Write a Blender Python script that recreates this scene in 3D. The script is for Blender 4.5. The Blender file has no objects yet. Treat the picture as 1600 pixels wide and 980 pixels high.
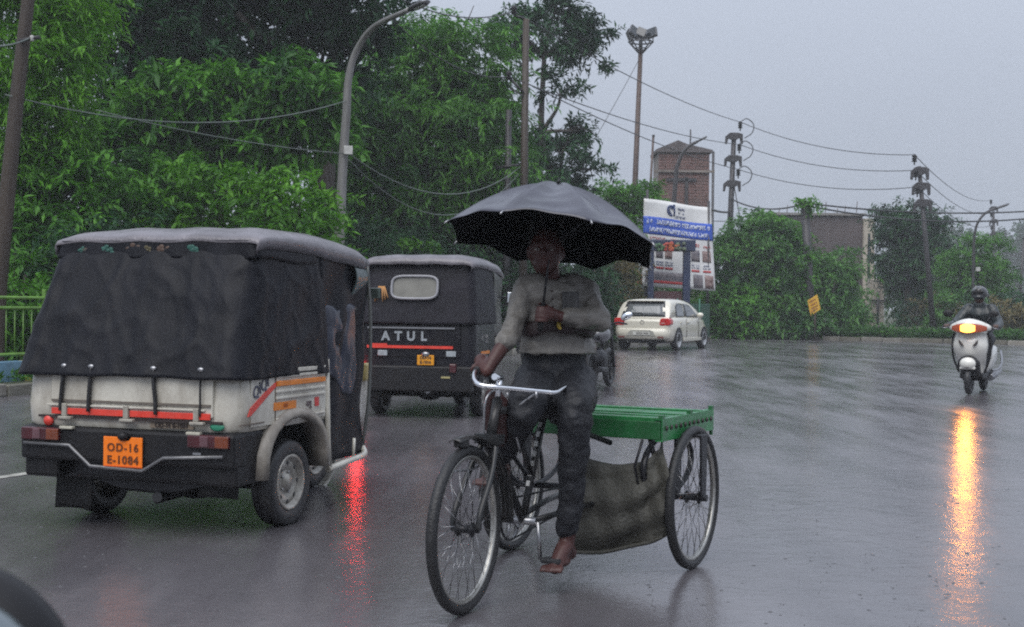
import bpy, bmesh, math, random
import numpy as np
from mathutils import Vector, Matrix, Quaternion, noise as mnoise

sc = bpy.context.scene
COL = sc.collection
R = math.radians
PI = math.pi

# ------------------------------------------------------------------ camera
FOC, HC, HY, ROLL = 2100.0, 1.27, 475.0, 0.011
cam_d = bpy.data.cameras.new('camera')
cam_d.sensor_width = 36
cam_d.lens = 36 * FOC / 1600
cam_d.clip_start = 0.05
cam_d.dof.use_dof = True
cam_d.dof.focus_distance = 9.0
cam_d.dof.aperture_fstop = 8.5
cam_d.clip_end = 3000
cam = bpy.data.objects.new('camera', cam_d)
COL.objects.link(cam)
CAMR = Matrix.Rotation(PI / 2 - math.atan((490 - HY) / FOC), 4, 'X') @ Matrix.Rotation(ROLL, 4, 'Z')
cam.matrix_world = Matrix.Translation((0, 0, HC)) @ CAMR
sc.camera = cam


def W(px, py, Y):
    """world point on the sight line of a photograph position, Y metres ahead"""
    d = CAMR.to_3x3() @ Vector(((px - 800) / FOC, -(py - 490) / FOC, -1))
    return Vector((0, 0, HC)) + d * (Y / d.y)


# ------------------------------------------------------------------ world, sun, exposure
SUN_EL, SUN_AZ = R(58), R(200)
world = bpy.data.worlds.new('World')
sc.world = world
world.use_nodes = True
wn, wl = world.node_tree.nodes, world.node_tree.links
wn.clear()
w_out = wn.new('ShaderNodeOutputWorld')
w_bg = wn.new('ShaderNodeBackground')
w_bg.inputs['Strength'].default_value = 0.1
sky = wn.new('ShaderNodeTexSky')
sky.sky_type = 'NISHITA'
sky.sun_disc = False
sky.sun_elevation = SUN_EL
sky.sun_rotation = SUN_AZ
sky.dust_density = 6
hs = wn.new('ShaderNodeHueSaturation')
hs.inputs['Saturation'].default_value = 0.25
w_mix = wn.new('ShaderNodeMix')
w_mix.data_type = 'RGBA'
w_mix.inputs[0].default_value = 0.9
w_tc = wn.new('ShaderNodeTexCoord')
w_noise = wn.new('ShaderNodeTexNoise')
w_noise.inputs['Scale'].default_value = 1.6
w_noise.inputs['Detail'].default_value = 4
w_map = wn.new('ShaderNodeMapping')
w_map.inputs['Scale'].default_value = (1, 1, 2.5)
w_ramp = wn.new('ShaderNodeMix')
w_ramp.data_type = 'RGBA'
CLOUD = (2.22, 2.50, 3.02)
w_ramp.inputs[6].default_value = (CLOUD[0] * .86, CLOUD[1] * .87, CLOUD[2] * .90, 1)
w_ramp.inputs[7].default_value = (CLOUD[0] * 1.14, CLOUD[1] * 1.12, CLOUD[2] * 1.1, 1)
wl.new(w_tc.outputs['Generated'], w_map.inputs[0])
wl.new(w_map.outputs[0], w_noise.inputs['Vector'])
wl.new(w_noise.outputs[0], w_ramp.inputs[0])
wl.new(sky.outputs[0], hs.inputs['Color'])
wl.new(hs.outputs[0], w_mix.inputs[6])
w_sep = wn.new('ShaderNodeSeparateXYZ')
wl.new(w_tc.outputs['Generated'], w_sep.inputs[0])
w_grad = wn.new('ShaderNodeMapRange')       # overcast sky: brighter overhead than at the horizon
w_grad.inputs[3].default_value = 1.0
w_grad.inputs[4].default_value = 3.0
wl.new(w_sep.outputs[2], w_grad.inputs[0])
w_mul = wn.new('ShaderNodeVectorMath')
w_mul.operation = 'SCALE'
wl.new(w_ramp.outputs[2], w_mul.inputs[0])
wl.new(w_grad.outputs[0], w_mul.inputs['Scale'])
wl.new(w_mul.outputs[0], w_mix.inputs[7])
wl.new(w_mix.outputs[2], w_bg.inputs['Color'])
wl.new(w_bg.outputs[0], w_out.inputs['Surface'])

sun_d = bpy.data.lights.new('sun', 'SUN')
sun_d.energy = 1.5
sun_d.angle = R(60)
sun_d.color = (1, .97, .93)
sun = bpy.data.objects.new('sun', sun_d)
COL.objects.link(sun)
sun_dir = Vector((math.sin(SUN_AZ) * math.cos(SUN_EL), math.cos(SUN_AZ) * math.cos(SUN_EL), math.sin(SUN_EL)))
sun.rotation_euler = sun_dir.to_track_quat('Z', 'Y').to_euler()

sc.view_settings.view_transform = 'Standard'
sc.view_settings.look = 'None'
sc.view_settings.exposure = 0.68
sc.view_settings.gamma = 1
sc.render.engine = 'CYCLES'
sc.cycles.use_denoising = False
sc.cycles.max_bounces = 6
sc.cycles.volume_bounces = 1
sc.cycles.filter_width = 2.0
sc.cycles.sample_clamp_indirect = 3.0
sc.cycles.caustics_reflective = False
sc.cycles.caustics_refractive = False


# ------------------------------------------------------------------ helpers
def V(*a):
    return Vector(a[0] if len(a) == 1 else a)


class MB:
    """collects shapes, then links them as one mesh object"""

    def __init__(s):
        s.v, s.f, s.sm = [], [], []

    def add(s, vs, fs, smooth=False):
        o = len(s.v)
        s.v += [tuple(v) for v in vs]
        s.f += [tuple(i + o for i in f) for f in fs]
        s.sm += [smooth] * len(fs)
        return s

    def box(s, c, d, rot=None, top=1.0, topx=None):
        x, y, z = d[0] / 2, d[1] / 2, d[2] / 2
        tx = top if topx is None else topx
        vs = [V(-x, -y, -z), V(x, -y, -z), V(x, y, -z), V(-x, y, -z), V(-x * tx, -y * top, z), V(x * tx, -y * top, z), V(x * tx, y * top, z), V(-x * tx, y * top, z)]
        m = Matrix.Identity(3) if rot is None else rot
        vs = [m @ v + V(c) for v in vs]
        return s.add(vs, [(0, 3, 2, 1), (4, 5, 6, 7), (0, 1, 5, 4), (1, 2, 6, 5), (2, 3, 7, 6), (3, 0, 4, 7)])

    def loft(s, rings, closed=True, cap=True, smooth=True, loop=False):
        n = len(rings[0])
        vs = [p for r in rings for p in r]
        fs = []
        m = len(rings)
        for i in range(m if loop else m - 1):
            i2 = (i + 1) % m
            for j in range(n if closed else n - 1):
                j2 = (j + 1) % n
                fs.append((i * n + j, i * n + j2, i2 * n + j2, i2 * n + j))
        s.add(vs, fs, smooth)
        if cap and closed and not loop:
            o = len(s.v) - len(vs)
            s.f += [tuple(o + j for j in range(n - 1, -1, -1)), tuple(o + (m - 1) * n + j for j in range(n))]
            s.sm += [False, False]
        return s

    def tube(s, pts, r, n=8, cap=True, loop=False, flat=1.0, up=None, smooth=True):
        pts = [V(p) for p in pts]
        m = len(pts)
        rs = r if isinstance(r, (list, tuple)) else [r] * m
        T = []
        for i in range(m):
            a = pts[(i - 1) % m] if (i > 0 or loop) else pts[0]
            b = pts[(i + 1) % m] if (i < m - 1 or loop) else pts[-1]
            t = (b - a)
            T.append(t.normalized() if t.length > 1e-9 else V(0, 0, 1))
        u = up and V(up) or (V(0, 0, 1) if abs(T[0].z) < .9 else V(1, 0, 0))
        rings = []
        for i in range(m):
            u = (u - T[i] * u.dot(T[i]))
            u = u.normalized() if u.length > 1e-6 else T[i].orthogonal().normalized()
            w = T[i].cross(u)
            rings.append([pts[i] + (u * math.cos(k * 2 * PI / n) * flat + w * math.sin(k * 2 * PI / n)) * rs[i] for k in range(n)])
        return s.loft(rings, True, cap, smooth, loop)

    def rod(s, a, b, r, n=8, r2=None):
        return s.tube([a, b], [r, r if r2 is None else r2], n)

    def lathe(s, prof, n=24, axis='x', c=(0, 0, 0), smooth=True, closed_prof=False, a0=0, a1=2 * PI):
        """prof: (radius, along axis)"""
        full = abs(a1 - a0 - 2 * PI) < 1e-6
        rings = []
        for k in range(n if full else n + 1):
            a = a0 + (a1 - a0) * k / n
            ca, sa = math.cos(a), math.sin(a)
            ring = []
            for r, h in prof:
                p = {'x': (h, r * ca, r * sa), 'y': (r * ca, h, r * sa), 'z': (r * ca, r * sa, h)}[axis]
                ring.append(V(p) + V(c))
            rings.append(ring)
        return s.loft(rings, closed_prof, False, smooth, full)

    def ell(s, c, r, nu=16, nv=10, rot=None, smooth=True, v0=0, v1=PI):
        m = rot or Matrix.Identity(3)
        rings = []
        for i in range(nv + 1):
            t = v0 + (v1 - v0) * i / nv
            t = min(max(t, 1e-3), PI - 1e-3)
            rings.append([m @ V(r[0] * math.sin(t) * math.cos(2 * PI * k / nu), r[1] * math.sin(t) * math.sin(2 * PI * k / nu), r[2] * math.cos(t)) + V(c) for k in range(nu)])
        return s.loft(rings, True, True, smooth)

    def prism(s, poly, h, axis='y', smooth=False, n0=None):
        """poly of 2D points extruded along axis between h[0] and h[1]"""
        mk = {'y': lambda a, b, t: (a, t, b), 'x': lambda a, b, t: (t, a, b), 'z': lambda a, b, t: (a, b, t)}[axis]
        n = len(poly)
        vs = [mk(a, b, h[0]) for a, b in poly] + [mk(a, b, h[1]) for a, b in poly]
        fs = [tuple(range(n - 1, -1, -1)), tuple(range(n, 2 * n))] + [(i, (i + 1) % n, n + (i + 1) % n, n + i) for i in range(n)]
        return s.add(vs, fs, smooth)

    def grid(s, fn, nu, nv, thick=0.0, smooth=True):
        P = [[V(fn(i / nu, j / nv)) for i in range(nu + 1)] for j in range(nv + 1)]
        if thick:
            N = [[None] * (nu + 1) for _ in range(nv + 1)]
            for j in range(nv + 1):
                for i in range(nu + 1):
                    a = P[j][min(i + 1, nu)] - P[j][max(i - 1, 0)]
                    b = P[min(j + 1, nv)][i] - P[max(j - 1, 0)][i]
                    n = a.cross(b)
                    N[j][i] = n.normalized() if n.length > 1e-9 else V(0, 0, 1)
        k = nu + 1
        vs = [p for row in P for p in row]
        fs = [(j * k + i, j * k + i + 1, (j + 1) * k + i + 1, (j + 1) * k + i) for j in range(nv) for i in range(nu)]
        if thick:
            o = len(vs)
            vs += [P[j][i] - N[j][i] * thick for j in range(nv + 1) for i in range(nu + 1)]
            fs += [tuple(o + q for q in reversed(f)) for f in list(fs)]
            rim = [i for i in range(nu)] + [j * k + nu for j in range(nv)] + [nv * k + nu - i for i in range(nu)] + [(nv - j) * k for j in range(nv)]
            for a in range(len(rim)):
                p, q = rim[a], rim[(a + 1) % len(rim)]
                fs.append((q, p, o + p, o + q))
        return s.add(vs, fs, smooth)

    def mesh(s, name, mat, recalc=True):
        me = bpy.data.meshes.new(name)
        me.from_pydata(s.v, [], s.f)
        me.polygons.foreach_set('use_smooth', s.sm)
        if recalc:
            bm = bmesh.new()
            bm.from_mesh(me)
            bmesh.ops.recalc_face_normals(bm, faces=bm.faces)
            bm.to_mesh(me)
            bm.free()
        me.materials.append(mat)
        return me

    def build(s, name, mat, parent=None, bevel=0, seg=2, sub=0, label=None, recalc=True, solid=0):
        o = obj(name, s.mesh(name, mat, recalc), parent)
        if label:
            o['label'] = label
        if solid:
            md = o.modifiers.new('thickness', 'SOLIDIFY')
            md.thickness = solid
        if bevel:
            md = o.modifiers.new('edge', 'BEVEL')
            md.width = bevel
            md.segments = seg
            md.limit_method = 'ANGLE'
            md.angle_limit = R(40)
        if sub:
            md = o.modifiers.new('smooth', 'SUBSURF')
            md.levels = md.render_levels = sub
        return o


def obj(name, me, parent=None):
    o = bpy.data.objects.new(name, me)
    COL.objects.link(o)
    if parent is not None:
        o.parent = parent
    return o


def tag(o, label=None, cat=None, group=None, kind=None):
    if label:
        o['label'] = label
    if cat:
        o['category'] = cat
    if group:
        o['group'] = group
    if kind:
        o['kind'] = kind
    return o


def thing(name, label, cat, loc=(0, 0, 0), rz=0.0, group=None):
    o = bpy.data.objects.new(name, None)
    COL.objects.link(o)
    o.empty_display_size = .2
    o.location = loc
    o.rotation_euler = (0, 0, rz)
    return tag(o, label, cat, group)


def copy_part(src, parent, mat=None, loc=None, rot=None):
    c = src.copy()
    COL.objects.link(c)
    c.parent = parent
    if mat is not None:
        c.matrix_local = mat
    if loc is not None:
        c.location = loc
    if rot is not None:
        c.rotation_euler = rot
    return c


def word(body, size, mat, parent, mtx, name='lettering', depth=.004, shear=0, space=1.0, bold=0.0, align='CENTER'):
    """flat lettering: x right, y up in its own frame, placed by mtx"""
    cu = bpy.data.curves.new(name, 'FONT')
    cu.body = body
    cu.size = size
    cu.extrude = depth
    cu.shear = shear
    cu.space_character = space
    cu.offset = bold
    cu.align_x = align
    cu.align_y = 'CENTER'
    cu.resolution_u = 4
    t = bpy.data.objects.new(name, cu)
    me = bpy.data.meshes.new_from_object(t)
    lim = size * (len(body) + 2)
    if bold and any(abs(v.co.x) > lim or abs(v.co.y) > size * 1.2 for v in me.vertices):
        cu.offset = 0          # a widened outline that breaks up is drawn plain
        bpy.data.meshes.remove(me)
        me = bpy.data.meshes.new_from_object(t)
    bpy.data.objects.remove(t)
    bpy.data.curves.remove(cu)
    me.materials.clear()
    me.materials.append(mat)
    o = obj(name, me, parent)
    o.matrix_local = mtx
    return o


def frame(o, x, y):
    """matrix with the given origin and x, y directions"""
    x, y = V(x).normalized(), V(y).normalized()
    z = x.cross(y).normalized()
    y = z.cross(x)
    m = Matrix((x, y, z)).transposed().to_4x4()
    m.translation = V(o)
    return m


def rotz(a):
    return Matrix.Rotation(a, 3, 'Z')


def lerp(a, b, t):
    return a + (b - a) * t


def curve(pts, n):
    """smooth polyline through points (Catmull-Rom)"""
    P = [V(p) for p in pts]
    P = [2 * P[0] - P[1]] + P + [2 * P[-1] - P[-2]]
    out = []
    m = len(P) - 3
    for i in range(m):
        for k in range(n):
            t = k / n
            a, b, c, d = P[i:i + 4]
            out.append(.5 * (2 * b + (c - a) * t + (2 * a - 5 * b + 4 * c - d) * t * t + (3 * b - a - 3 * c + d) * t ** 3))
    out.append(P[-2])
    return out


# ------------------------------------------------------------------ materials
MATS = {}


def M(name, col, rough=.5, metal=0., var=.15, scale=6., bump=0., bscale=40., coat=0., dirt=0., dirtcol=(.06, .045, .03), col2=None, emit=None, estr=1., alpha=1., rvar=.1, stretch=(1, 1, 1), spec=.5, sheen=0):
    m = bpy.data.materials.new(name)
    m.use_nodes = True
    N, L = m.node_tree.nodes, m.node_tree.links
    b = N['Principled BSDF']
    tc = N.new('ShaderNodeTexCoord')
    mp = N.new('ShaderNodeMapping')
    mp.inputs['Scale'].default_value = stretch
    L.new(tc.outputs['Object'], mp.inputs[0])
    nz = N.new('ShaderNodeTexNoise')
    nz.inputs['Scale'].default_value = scale
    nz.inputs['Detail'].default_value = 5
    nz.inputs['Roughness'].default_value = .6
    L.new(mp.outputs[0], nz.inputs['Vector'])
    cr = N.new('ShaderNodeValToRGB')
    cr.color_ramp.elements[0].position = .3
    cr.color_ramp.elements[1].position = .7
    lo = [c * (1 - var) for c in col] if col2 is None else col
    hi = [min(1, c * (1 + var)) for c in col] if col2 is None else col2
    cr.color_ramp.elements[0].color = (*lo, 1)
    cr.color_ramp.elements[1].color = (*hi, 1)
    L.new(nz.outputs[0], cr.inputs[0])
    out = cr.outputs[0]
    if dirt:
        n2 = N.new('ShaderNodeTexNoise')
        n2.inputs['Scale'].default_value = scale * .6
        n2.inputs['Detail'].default_value = 8
        n2.inputs['Roughness'].default_value = .75
        L.new(mp.outputs[0], n2.inputs['Vector'])
        r2 = N.new('ShaderNodeMapRange')
        r2.inputs[1].default_value = .42
        r2.inputs[2].default_value = .72
        r2.inputs[4].default_value = dirt
        L.new(n2.outputs[0], r2.inputs[0])
        mx = N.new('ShaderNodeMix')
        mx.data_type = 'RGBA'
        L.new(r2.outputs[0], mx.inputs[0])
        L.new(out, mx.inputs[6])
        mx.inputs[7].default_value = (*dirtcol, 1)
        out = mx.outputs[2]
    L.new(out, b.inputs['Base Color'])
    rr = N.new('ShaderNodeMapRange')
    rr.inputs[3].default_value = max(.02, rough - rvar)
    rr.inputs[4].default_value = min(1, rough + rvar)
    L.new(nz.outputs[0], rr.inputs[0])
    L.new(rr.outputs[0], b.inputs['Roughness'])
    b.inputs['Metallic'].default_value = metal
    b.inputs['Specular IOR Level'].default_value = spec
    b.inputs['Coat Weight'].default_value = coat
    b.inputs['Coat Roughness'].default_value = .08
    b.inputs['Alpha'].default_value = alpha
    if bump:
        n3 = N.new('ShaderNodeTexNoise')
        n3.inputs['Scale'].default_value = bscale
        n3.inputs['Detail'].default_value = 4
        L.new(mp.outputs[0], n3.inputs['Vector'])
        bp = N.new('ShaderNodeBump')
        bp.inputs['Strength'].default_value = bump
        bp.inputs['Distance'].default_value = .02
        L.new(n3.outputs[0], bp.inputs['Height'])
        L.new(bp.outputs[0], b.inputs['Normal'])
    if emit:
        b.inputs['Emission Color'].default_value = (*emit, 1)
        b.inputs['Emission Strength'].default_value = estr
    MATS[name] = m
    return m


def glass(name, col, rough=.06, trans=.0):
    m = bpy.data.materials.new(name)
    m.use_nodes = True
    b = m.node_tree.nodes['Principled BSDF']
    b.inputs['Base Color'].default_value = (*col, 1)
    b.inputs['Roughness'].default_value = rough
    b.inputs['Transmission Weight'].default_value = trans
    b.inputs['Coat Weight'].default_value = .5
    MATS[name] = m
    return m


def leafmat(name, dark, light, rough=.45, transl=.3):
    """leaf green varies by a per-leaf attribute"""
    m = bpy.data.materials.new(name)
    m.use_nodes = True
    N, L = m.node_tree.nodes, m.node_tree.links
    b = N['Principled BSDF']
    at = N.new('ShaderNodeAttribute')
    at.attribute_name = 'tint'
    cr = N.new('ShaderNodeValToRGB')
    cr.color_ramp.elements[0].color = (*dark, 1)
    cr.color_ramp.elements[1].color = (*light, 1)
    cr.color_ramp.elements[0].position = .1
    cr.color_ramp.elements[1].position = .95
    L.new(at.outputs['Fac'], cr.inputs[0])
    L.new(cr.outputs[0], b.inputs['Base Color'])
    b.inputs['Roughness'].default_value = rough
    b.inputs['Specular IOR Level'].default_value = .25
    tr = N.new('ShaderNodeBsdfTranslucent')
    L.new(cr.outputs[0], tr.inputs['Color'])
    mx = N.new('ShaderNodeMixShader')
    mx.inputs[0].default_value = transl
    L.new(b.outputs[0], mx.inputs[1])
    L.new(tr.outputs[0], mx.inputs[2])
    L.new(mx.outputs[0], N['Material Output'].inputs['Surface'])
    MATS[name] = m
    return m


black_metal = M('black_metal', (.015, .015, .018), .4, .3, .3)
black_rubber = M('black_rubber', (.018, .018, .02), .45, 0, .3, 12, .2, 60)
black_plastic = M('black_plastic', (.012, .012, .014), .45, 0, .25, spec=.25, dirt=.35, dirtcol=(.03, .026, .022))
dark_cloth = M('dark_cloth', (.007, .0075, .011), .5, 0, .35, 5, .12, 90, rvar=.15, spec=.18, stretch=(1, 1, .35))
hood_cloth = M('hood_cloth', (.15, .14, .155), .3, 0, .3, 7, .3, 60, rvar=.12, dirt=.3, dirtcol=(.05, .04, .04))
cream = M('cream_paint', (.60, .575, .50), .3, 0, .08, 5, 0, 40, .5, .75, (.16, .12, .08), stretch=(1, 1, .6))
chrome = M('chrome', (.75, .76, .78), .14, 1., .05, rvar=.05)
steel = M('wet_steel', (.32, .32, .33), .3, .9, .2)
rim_grey = M('rim_grey', (.42, .40, .36), .38, .6, .2, 20, dirt=.7)
orange_sticker = M('orange_sticker', (.75, .22, .015), .35, 0, .15, 20, dirt=.35, dirtcol=(.3, .09, .01))
red_sticker = M('red_sticker', (.70, .055, .035), .3, 0, .2, 12, dirt=.3, dirtcol=(.4, .1, .08))
plate_orange = M('plate_orange', (.92, .20, .004), .35, 0, .1, 30, 0, 40, .3)
ink = M('dark_ink', (.03, .02, .018), .5)
red_lens = M('red_lens', (.055, .005, .008), .15, 0, .25, 20, coat=.6)
amber_lens = M('amber_lens', (.16, .035, .010), .15, 0, .2, 20, coat=.6)
white_paint = M('white_paint', (.68, .65, .55), .22, 0, .04, 4, coat=.7, dirt=.22, dirtcol=(.35, .32, .26))
dark_glass = glass('dark_glass', (.02, .024, .027), .05)
wood_bark = M('bark', (.045, .036, .03), .7, 0, .4, 9, .8, 24, stretch=(1, 1, .25))

# ------------------------------------------------------------------ ground, road, kerbs
def kerb_x(y):
    return -6.5 + .415 * (y - 17.4)


KERB = [(-12.6, 2.8), (-9.7, 9.7), (kerb_x(17.4), 17.4), (kerb_x(27), 27), (kerb_x(38), 38), (kerb_x(47), 47), (7.0, 51.2), (8.9, 52.9), (11.2, 52.6), (14, 50.8), (18.4, 47.8), (26, 42.8), (42, 33), (70, 17)]

soil = M('soil', (.05, .045, .03), .8, 0, .4, .5, .5, 4, col2=(.04, .06, .02))


def asphalt():
    m = bpy.data.materials.new('wet_asphalt')
    m.use_nodes = True
    N, L = m.node_tree.nodes, m.node_tree.links
    b = N['Principled BSDF']
    tc = N.new('ShaderNodeTexCoord')

    def noise(scale, detail=4, rough=.6, stretch=None, dist=0):
        n = N.new('ShaderNodeTexNoise')
        n.inputs['Scale'].default_value = scale
        n.inputs['Detail'].default_value = detail
        n.inputs['Roughness'].default_value = rough
        n.inputs['Distortion'].default_value = dist
        if stretch:
            mp = N.new('ShaderNodeMapping')
            mp.inputs['Rotation'].default_value = (0, 0, R(24))
            mp.inputs['Scale'].default_value = stretch
            L.new(tc.outputs['Object'], mp.inputs[0])
            L.new(mp.outputs[0], n.inputs['Vector'])
        else:
            L.new(tc.outputs['Object'], n.inputs['Vector'])
        return n

    def rng(src, a, b_, c, d):
        r = N.new('ShaderNodeMapRange')
        for i, v in enumerate((a, b_, c, d)):
            r.inputs[i + 1].default_value = v
        L.new(src, r.inputs[0])
        return r.outputs[0]
    fine = noise(70, 3, .7)
    patch = noise(.45, 5, .65, (1.6, .5, 1))
    streak = noise(1.4, 4, .6, (2.6, .35, 1))
    mix = N.new('ShaderNodeMix')
    mix.data_type = 'RGBA'
    mix.inputs[6].default_value = (.062, .058, .064, 1)
    mix.inputs[7].default_value = (.155, .146, .158, 1)
    L.new(rng(patch.outputs[0], .3, .7, 0, 1), mix.inputs[0])
    sp = N.new('ShaderNodeMix')
    sp.data_type = 'RGBA'
    sp.blend_type = 'MULTIPLY'
    sp.inputs[0].default_value = .5
    L.new(mix.outputs[2], sp.inputs[6])
    cr = N.new('ShaderNodeValToRGB')
    cr.color_ramp.elements[0].color = (.45, .45, .45, 1)
    cr.color_ramp.elements[1].color = (1.3, 1.3, 1.3, 1)
    L.new(fine.outputs[0], cr.inputs[0])
    L.new(cr.outputs[0], sp.inputs[7])
    L.new(sp.outputs[2], b.inputs['Base Color'])
    # standing water is smooth, the film between it rougher
    wet = N.new('ShaderNodeMath')
    wet.operation = 'ADD'
    L.new(rng(patch.outputs[0], .35, .65, .0, .5), wet.inputs[0])
    L.new(rng(streak.outputs[0], .35, .65, .0, .5), wet.inputs[1])
    L.new(rng(wet.outputs[0], 0, 1, .08, .27), b.inputs['Roughness'])
    b.inputs['Specular IOR Level'].default_value = 1.0
    # ripples from rain, wind chop and the stone relief
    rip = noise(22, 3, .65, None, .6)
    chop = noise(4.5, 4, .7, (1.1, 1.2, 1), .8)
    b1 = N.new('ShaderNodeBump')
    b1.inputs['Strength'].default_value = .32
    b1.inputs['Distance'].default_value = .012
    L.new(chop.outputs[0], b1.inputs['Height'])
    b2 = N.new('ShaderNodeBump')
    b2.inputs['Strength'].default_value = .32
    b2.inputs['Distance'].default_value = .004
    L.new(rip.outputs[0], b2.inputs['Height'])
    L.new(b1.outputs[0], b2.inputs['Normal'])
    b3 = N.new('ShaderNodeBump')
    b3.inputs['Strength'].default_value = .3
    b3.inputs['Distance'].default_value = .0015
    L.new(fine.outputs[0], b3.inputs['Height'])
    L.new(b2.outputs[0], b3.inputs['Normal'])
    L.new(b3.outputs[0], b.inputs['Normal'])
    return m


mb = MB()
mb.add([(-500, -60, -.02), (600, -60, -.02), (600, 900, -.02), (-500, 900, -.02)], [(0, 1, 2, 3)])
tag(mb.build('ground', soil), 'dark soil stretching away behind the trees and buildings', None, None, 'structure')

mb = MB()
road_poly = [(-12.6, 2.8)] + KERB[1:] + [(70, -40), (-14, -40)]
mb.add([(x, y, 0) for x, y in road_poly], [tuple(range(len(road_poly)))])
tag(mb.build('road', asphalt()), 'wet grey asphalt road shining in the rain', None, None, 'structure')

# raised verge behind the kerb
verge_m = M('verge_grass', (.03, .045, .014), .75, 0, .4, 1.2, .6, 8, col2=(.055, .05, .03))
mb = MB()
outer = [(-60, 2.8), (-60, 9), (-60, 20), (-50, 40), (-40, 60), (-30, 80), (0, 110), (10, 110), (20, 110), (35, 108), (60, 105), (90, 90), (120, 70), (140, 40)]
inner = [Vector(p) for p in KERB]
off = []
for i, p in enumerate(inner):
    t = (inner[min(i + 1, len(inner) - 1)] - inner[max(i - 1, 0)]).normalized()
    off.append(p + Vector((-t.y, t.x)) * .2)
mb.loft([[(p.x, p.y, .13) for p in off], [(x, y, .3) for x, y in outer]], closed=False, cap=False, smooth=False)
tag(mb.build('verge', verge_m), 'raised grassy verge along the road edge', None, None, 'structure')

# kerb stones
kerb_root = thing('kerb', None, None, (0, 0, 0))
tag(kerb_root, 'row of wet kerb stones edging the road', None, None, 'structure')
kc = [M('kerb_stone_%d' % i, c, .5, 0, .3, 6, .4, 30, dirt=.5) for i, c in enumerate([(.20, .19, .165), (.27, .255, .22), (.13, .125, .10)])]
rnd = random.Random(5)
stone = [None] * 3
for i in range(len(KERB) - 1):
    a, b_ = Vector(KERB[i]), Vector(KERB[i + 1])
    if i in (0,) or i >= len(KERB) - 3:
        continue
    L_ = (b_ - a).length
    n = max(1, round(L_ / .75))
    d = (b_ - a) / n
    for k in range(n):
        c = a + d * (k + .5)
        q = rnd.randrange(3)
        if stone[q] is None:
            m_ = MB()
            m_.box((0, 0, .07), (.74, .16, .16), None, .97)
            stone[q] = m_.build('kerb_stone', kc[q], kerb_root, bevel=.012)
            s_ = stone[q]
        else:
            s_ = copy_part(stone[q], kerb_root)
        nn = Vector((-d.y, d.x)).normalized()
        s_.location = (c.x + nn.x * .1 + rnd.uniform(-.015, .015), c.y + nn.y * .1, rnd.uniform(-.01, .012))
        s_.rotation_euler = (rnd.uniform(-.03, .03), rnd.uniform(-.015, .015), math.atan2(d.y, d.x) + rnd.uniform(-.02, .02))
        s_.scale = (d.length / .755, 1, 1)

# worn white edge line on the left of the carriageway
line_m = M('road_paint', (.42, .41, .37), .4, 0, .2, 14, dirt=.9, dirtcol=(.05, .045, .04))
mb = MB()
for k in range(6):
    y0 = 2.8 + k * 1.5
    x0, x1 = -3.64 + .44 * (y0 - 9.56), -3.64 + .44 * (y0 + 1.5 - 9.56)
    mb.add([(x0, y0, .004), (x0 + .11, y0, .004), (x1 + .11, y0 + 1.5, .004), (x1, y0 + 1.5, .004)], [(0, 1, 2, 3)])
tag(mb.build('edge_line', line_m), 'worn white line painted along the left of the road', None, None, 'structure')


# ------------------------------------------------------------------ foliage
def leaf_mesh(name, P, D, tint, ll, lw, mat, rng, droop=.3, n_leaf=9, tw=.5, spread=.9):
    """P: twig bases, D: twig directions, every twig carries n_leaf leaves in two ranks"""
    n = len(P)
    D = D / np.linalg.norm(D, axis=1, keepdims=True)
    side = np.cross(D, rng.normal(size=(n, 3)))
    side /= np.linalg.norm(side, axis=1, keepdims=True) + 1e-9
    t = np.linspace(.1, 1, n_leaf)
    sgn = np.where(np.arange(n_leaf) % 2 == 0, 1., -1.)
    base = P[:, None, :] + D[:, None, :] * (t * tw)[None, :, None]
    base[:, :, 2] -= (t ** 2 * tw * droop)[None, :]
    ax = D[:, None, :] * .55 + side[:, None, :] * (sgn * spread)[None, :, None] + rng.normal(size=(n, n_leaf, 3)) * .28
    ax[:, :, 2] -= droop * 1.1
    ax /= np.linalg.norm(ax, axis=2, keepdims=True)
    up = np.array([0, 0, 1.]) + rng.normal(size=(n, n_leaf, 3)) * .45
    wv = np.cross(ax, up)
    wv /= np.linalg.norm(wv, axis=2, keepdims=True) + 1e-9
    nv = np.cross(wv, ax)
    l = (ll * rng.uniform(.65, 1.25, (n, n_leaf)))[:, :, None]
    w = (lw * rng.uniform(.7, 1.2, (n, n_leaf)))[:, :, None]
    a = base
    c = base + ax * l - nv * l * .12
    mid = base + ax * l * .45
    b_ = mid + wv * w * .5 + nv * w * .18
    d = mid - wv * w * .5 + nv * w * .18
    vs = np.stack([a, b_, c, d], axis=2).reshape(-1, 3)
    k = n * n_leaf
    idx = np.arange(k)[:, None] * 4
    tri = np.concatenate([idx + np.array([0, 1, 2]), idx + np.array([0, 2, 3])], axis=1).reshape(-1)
    me = bpy.data.meshes.new(name)
    me.vertices.add(len(vs))
    me.vertices.foreach_set('co', vs.astype(np.float32).ravel())
    me.loops.add(len(tri))
    me.loops.foreach_set('vertex_index', tri.astype(np.int32))
    me.polygons.add(2 * k)
    me.polygons.foreach_set('loop_start', (np.arange(2 * k) * 3).astype(np.int32))
    me.update(calc_edges=True)
    tt = np.repeat(np.clip(tint[:, None] + rng.normal(size=(n, n_leaf)) * .12, 0, 1).ravel(), 4)
    at = me.attributes.new('tint', 'FLOAT', 'POINT')
    at.data.foreach_set('value', tt.astype(np.float32))
    me.materials.append(mat)
    return me


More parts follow.
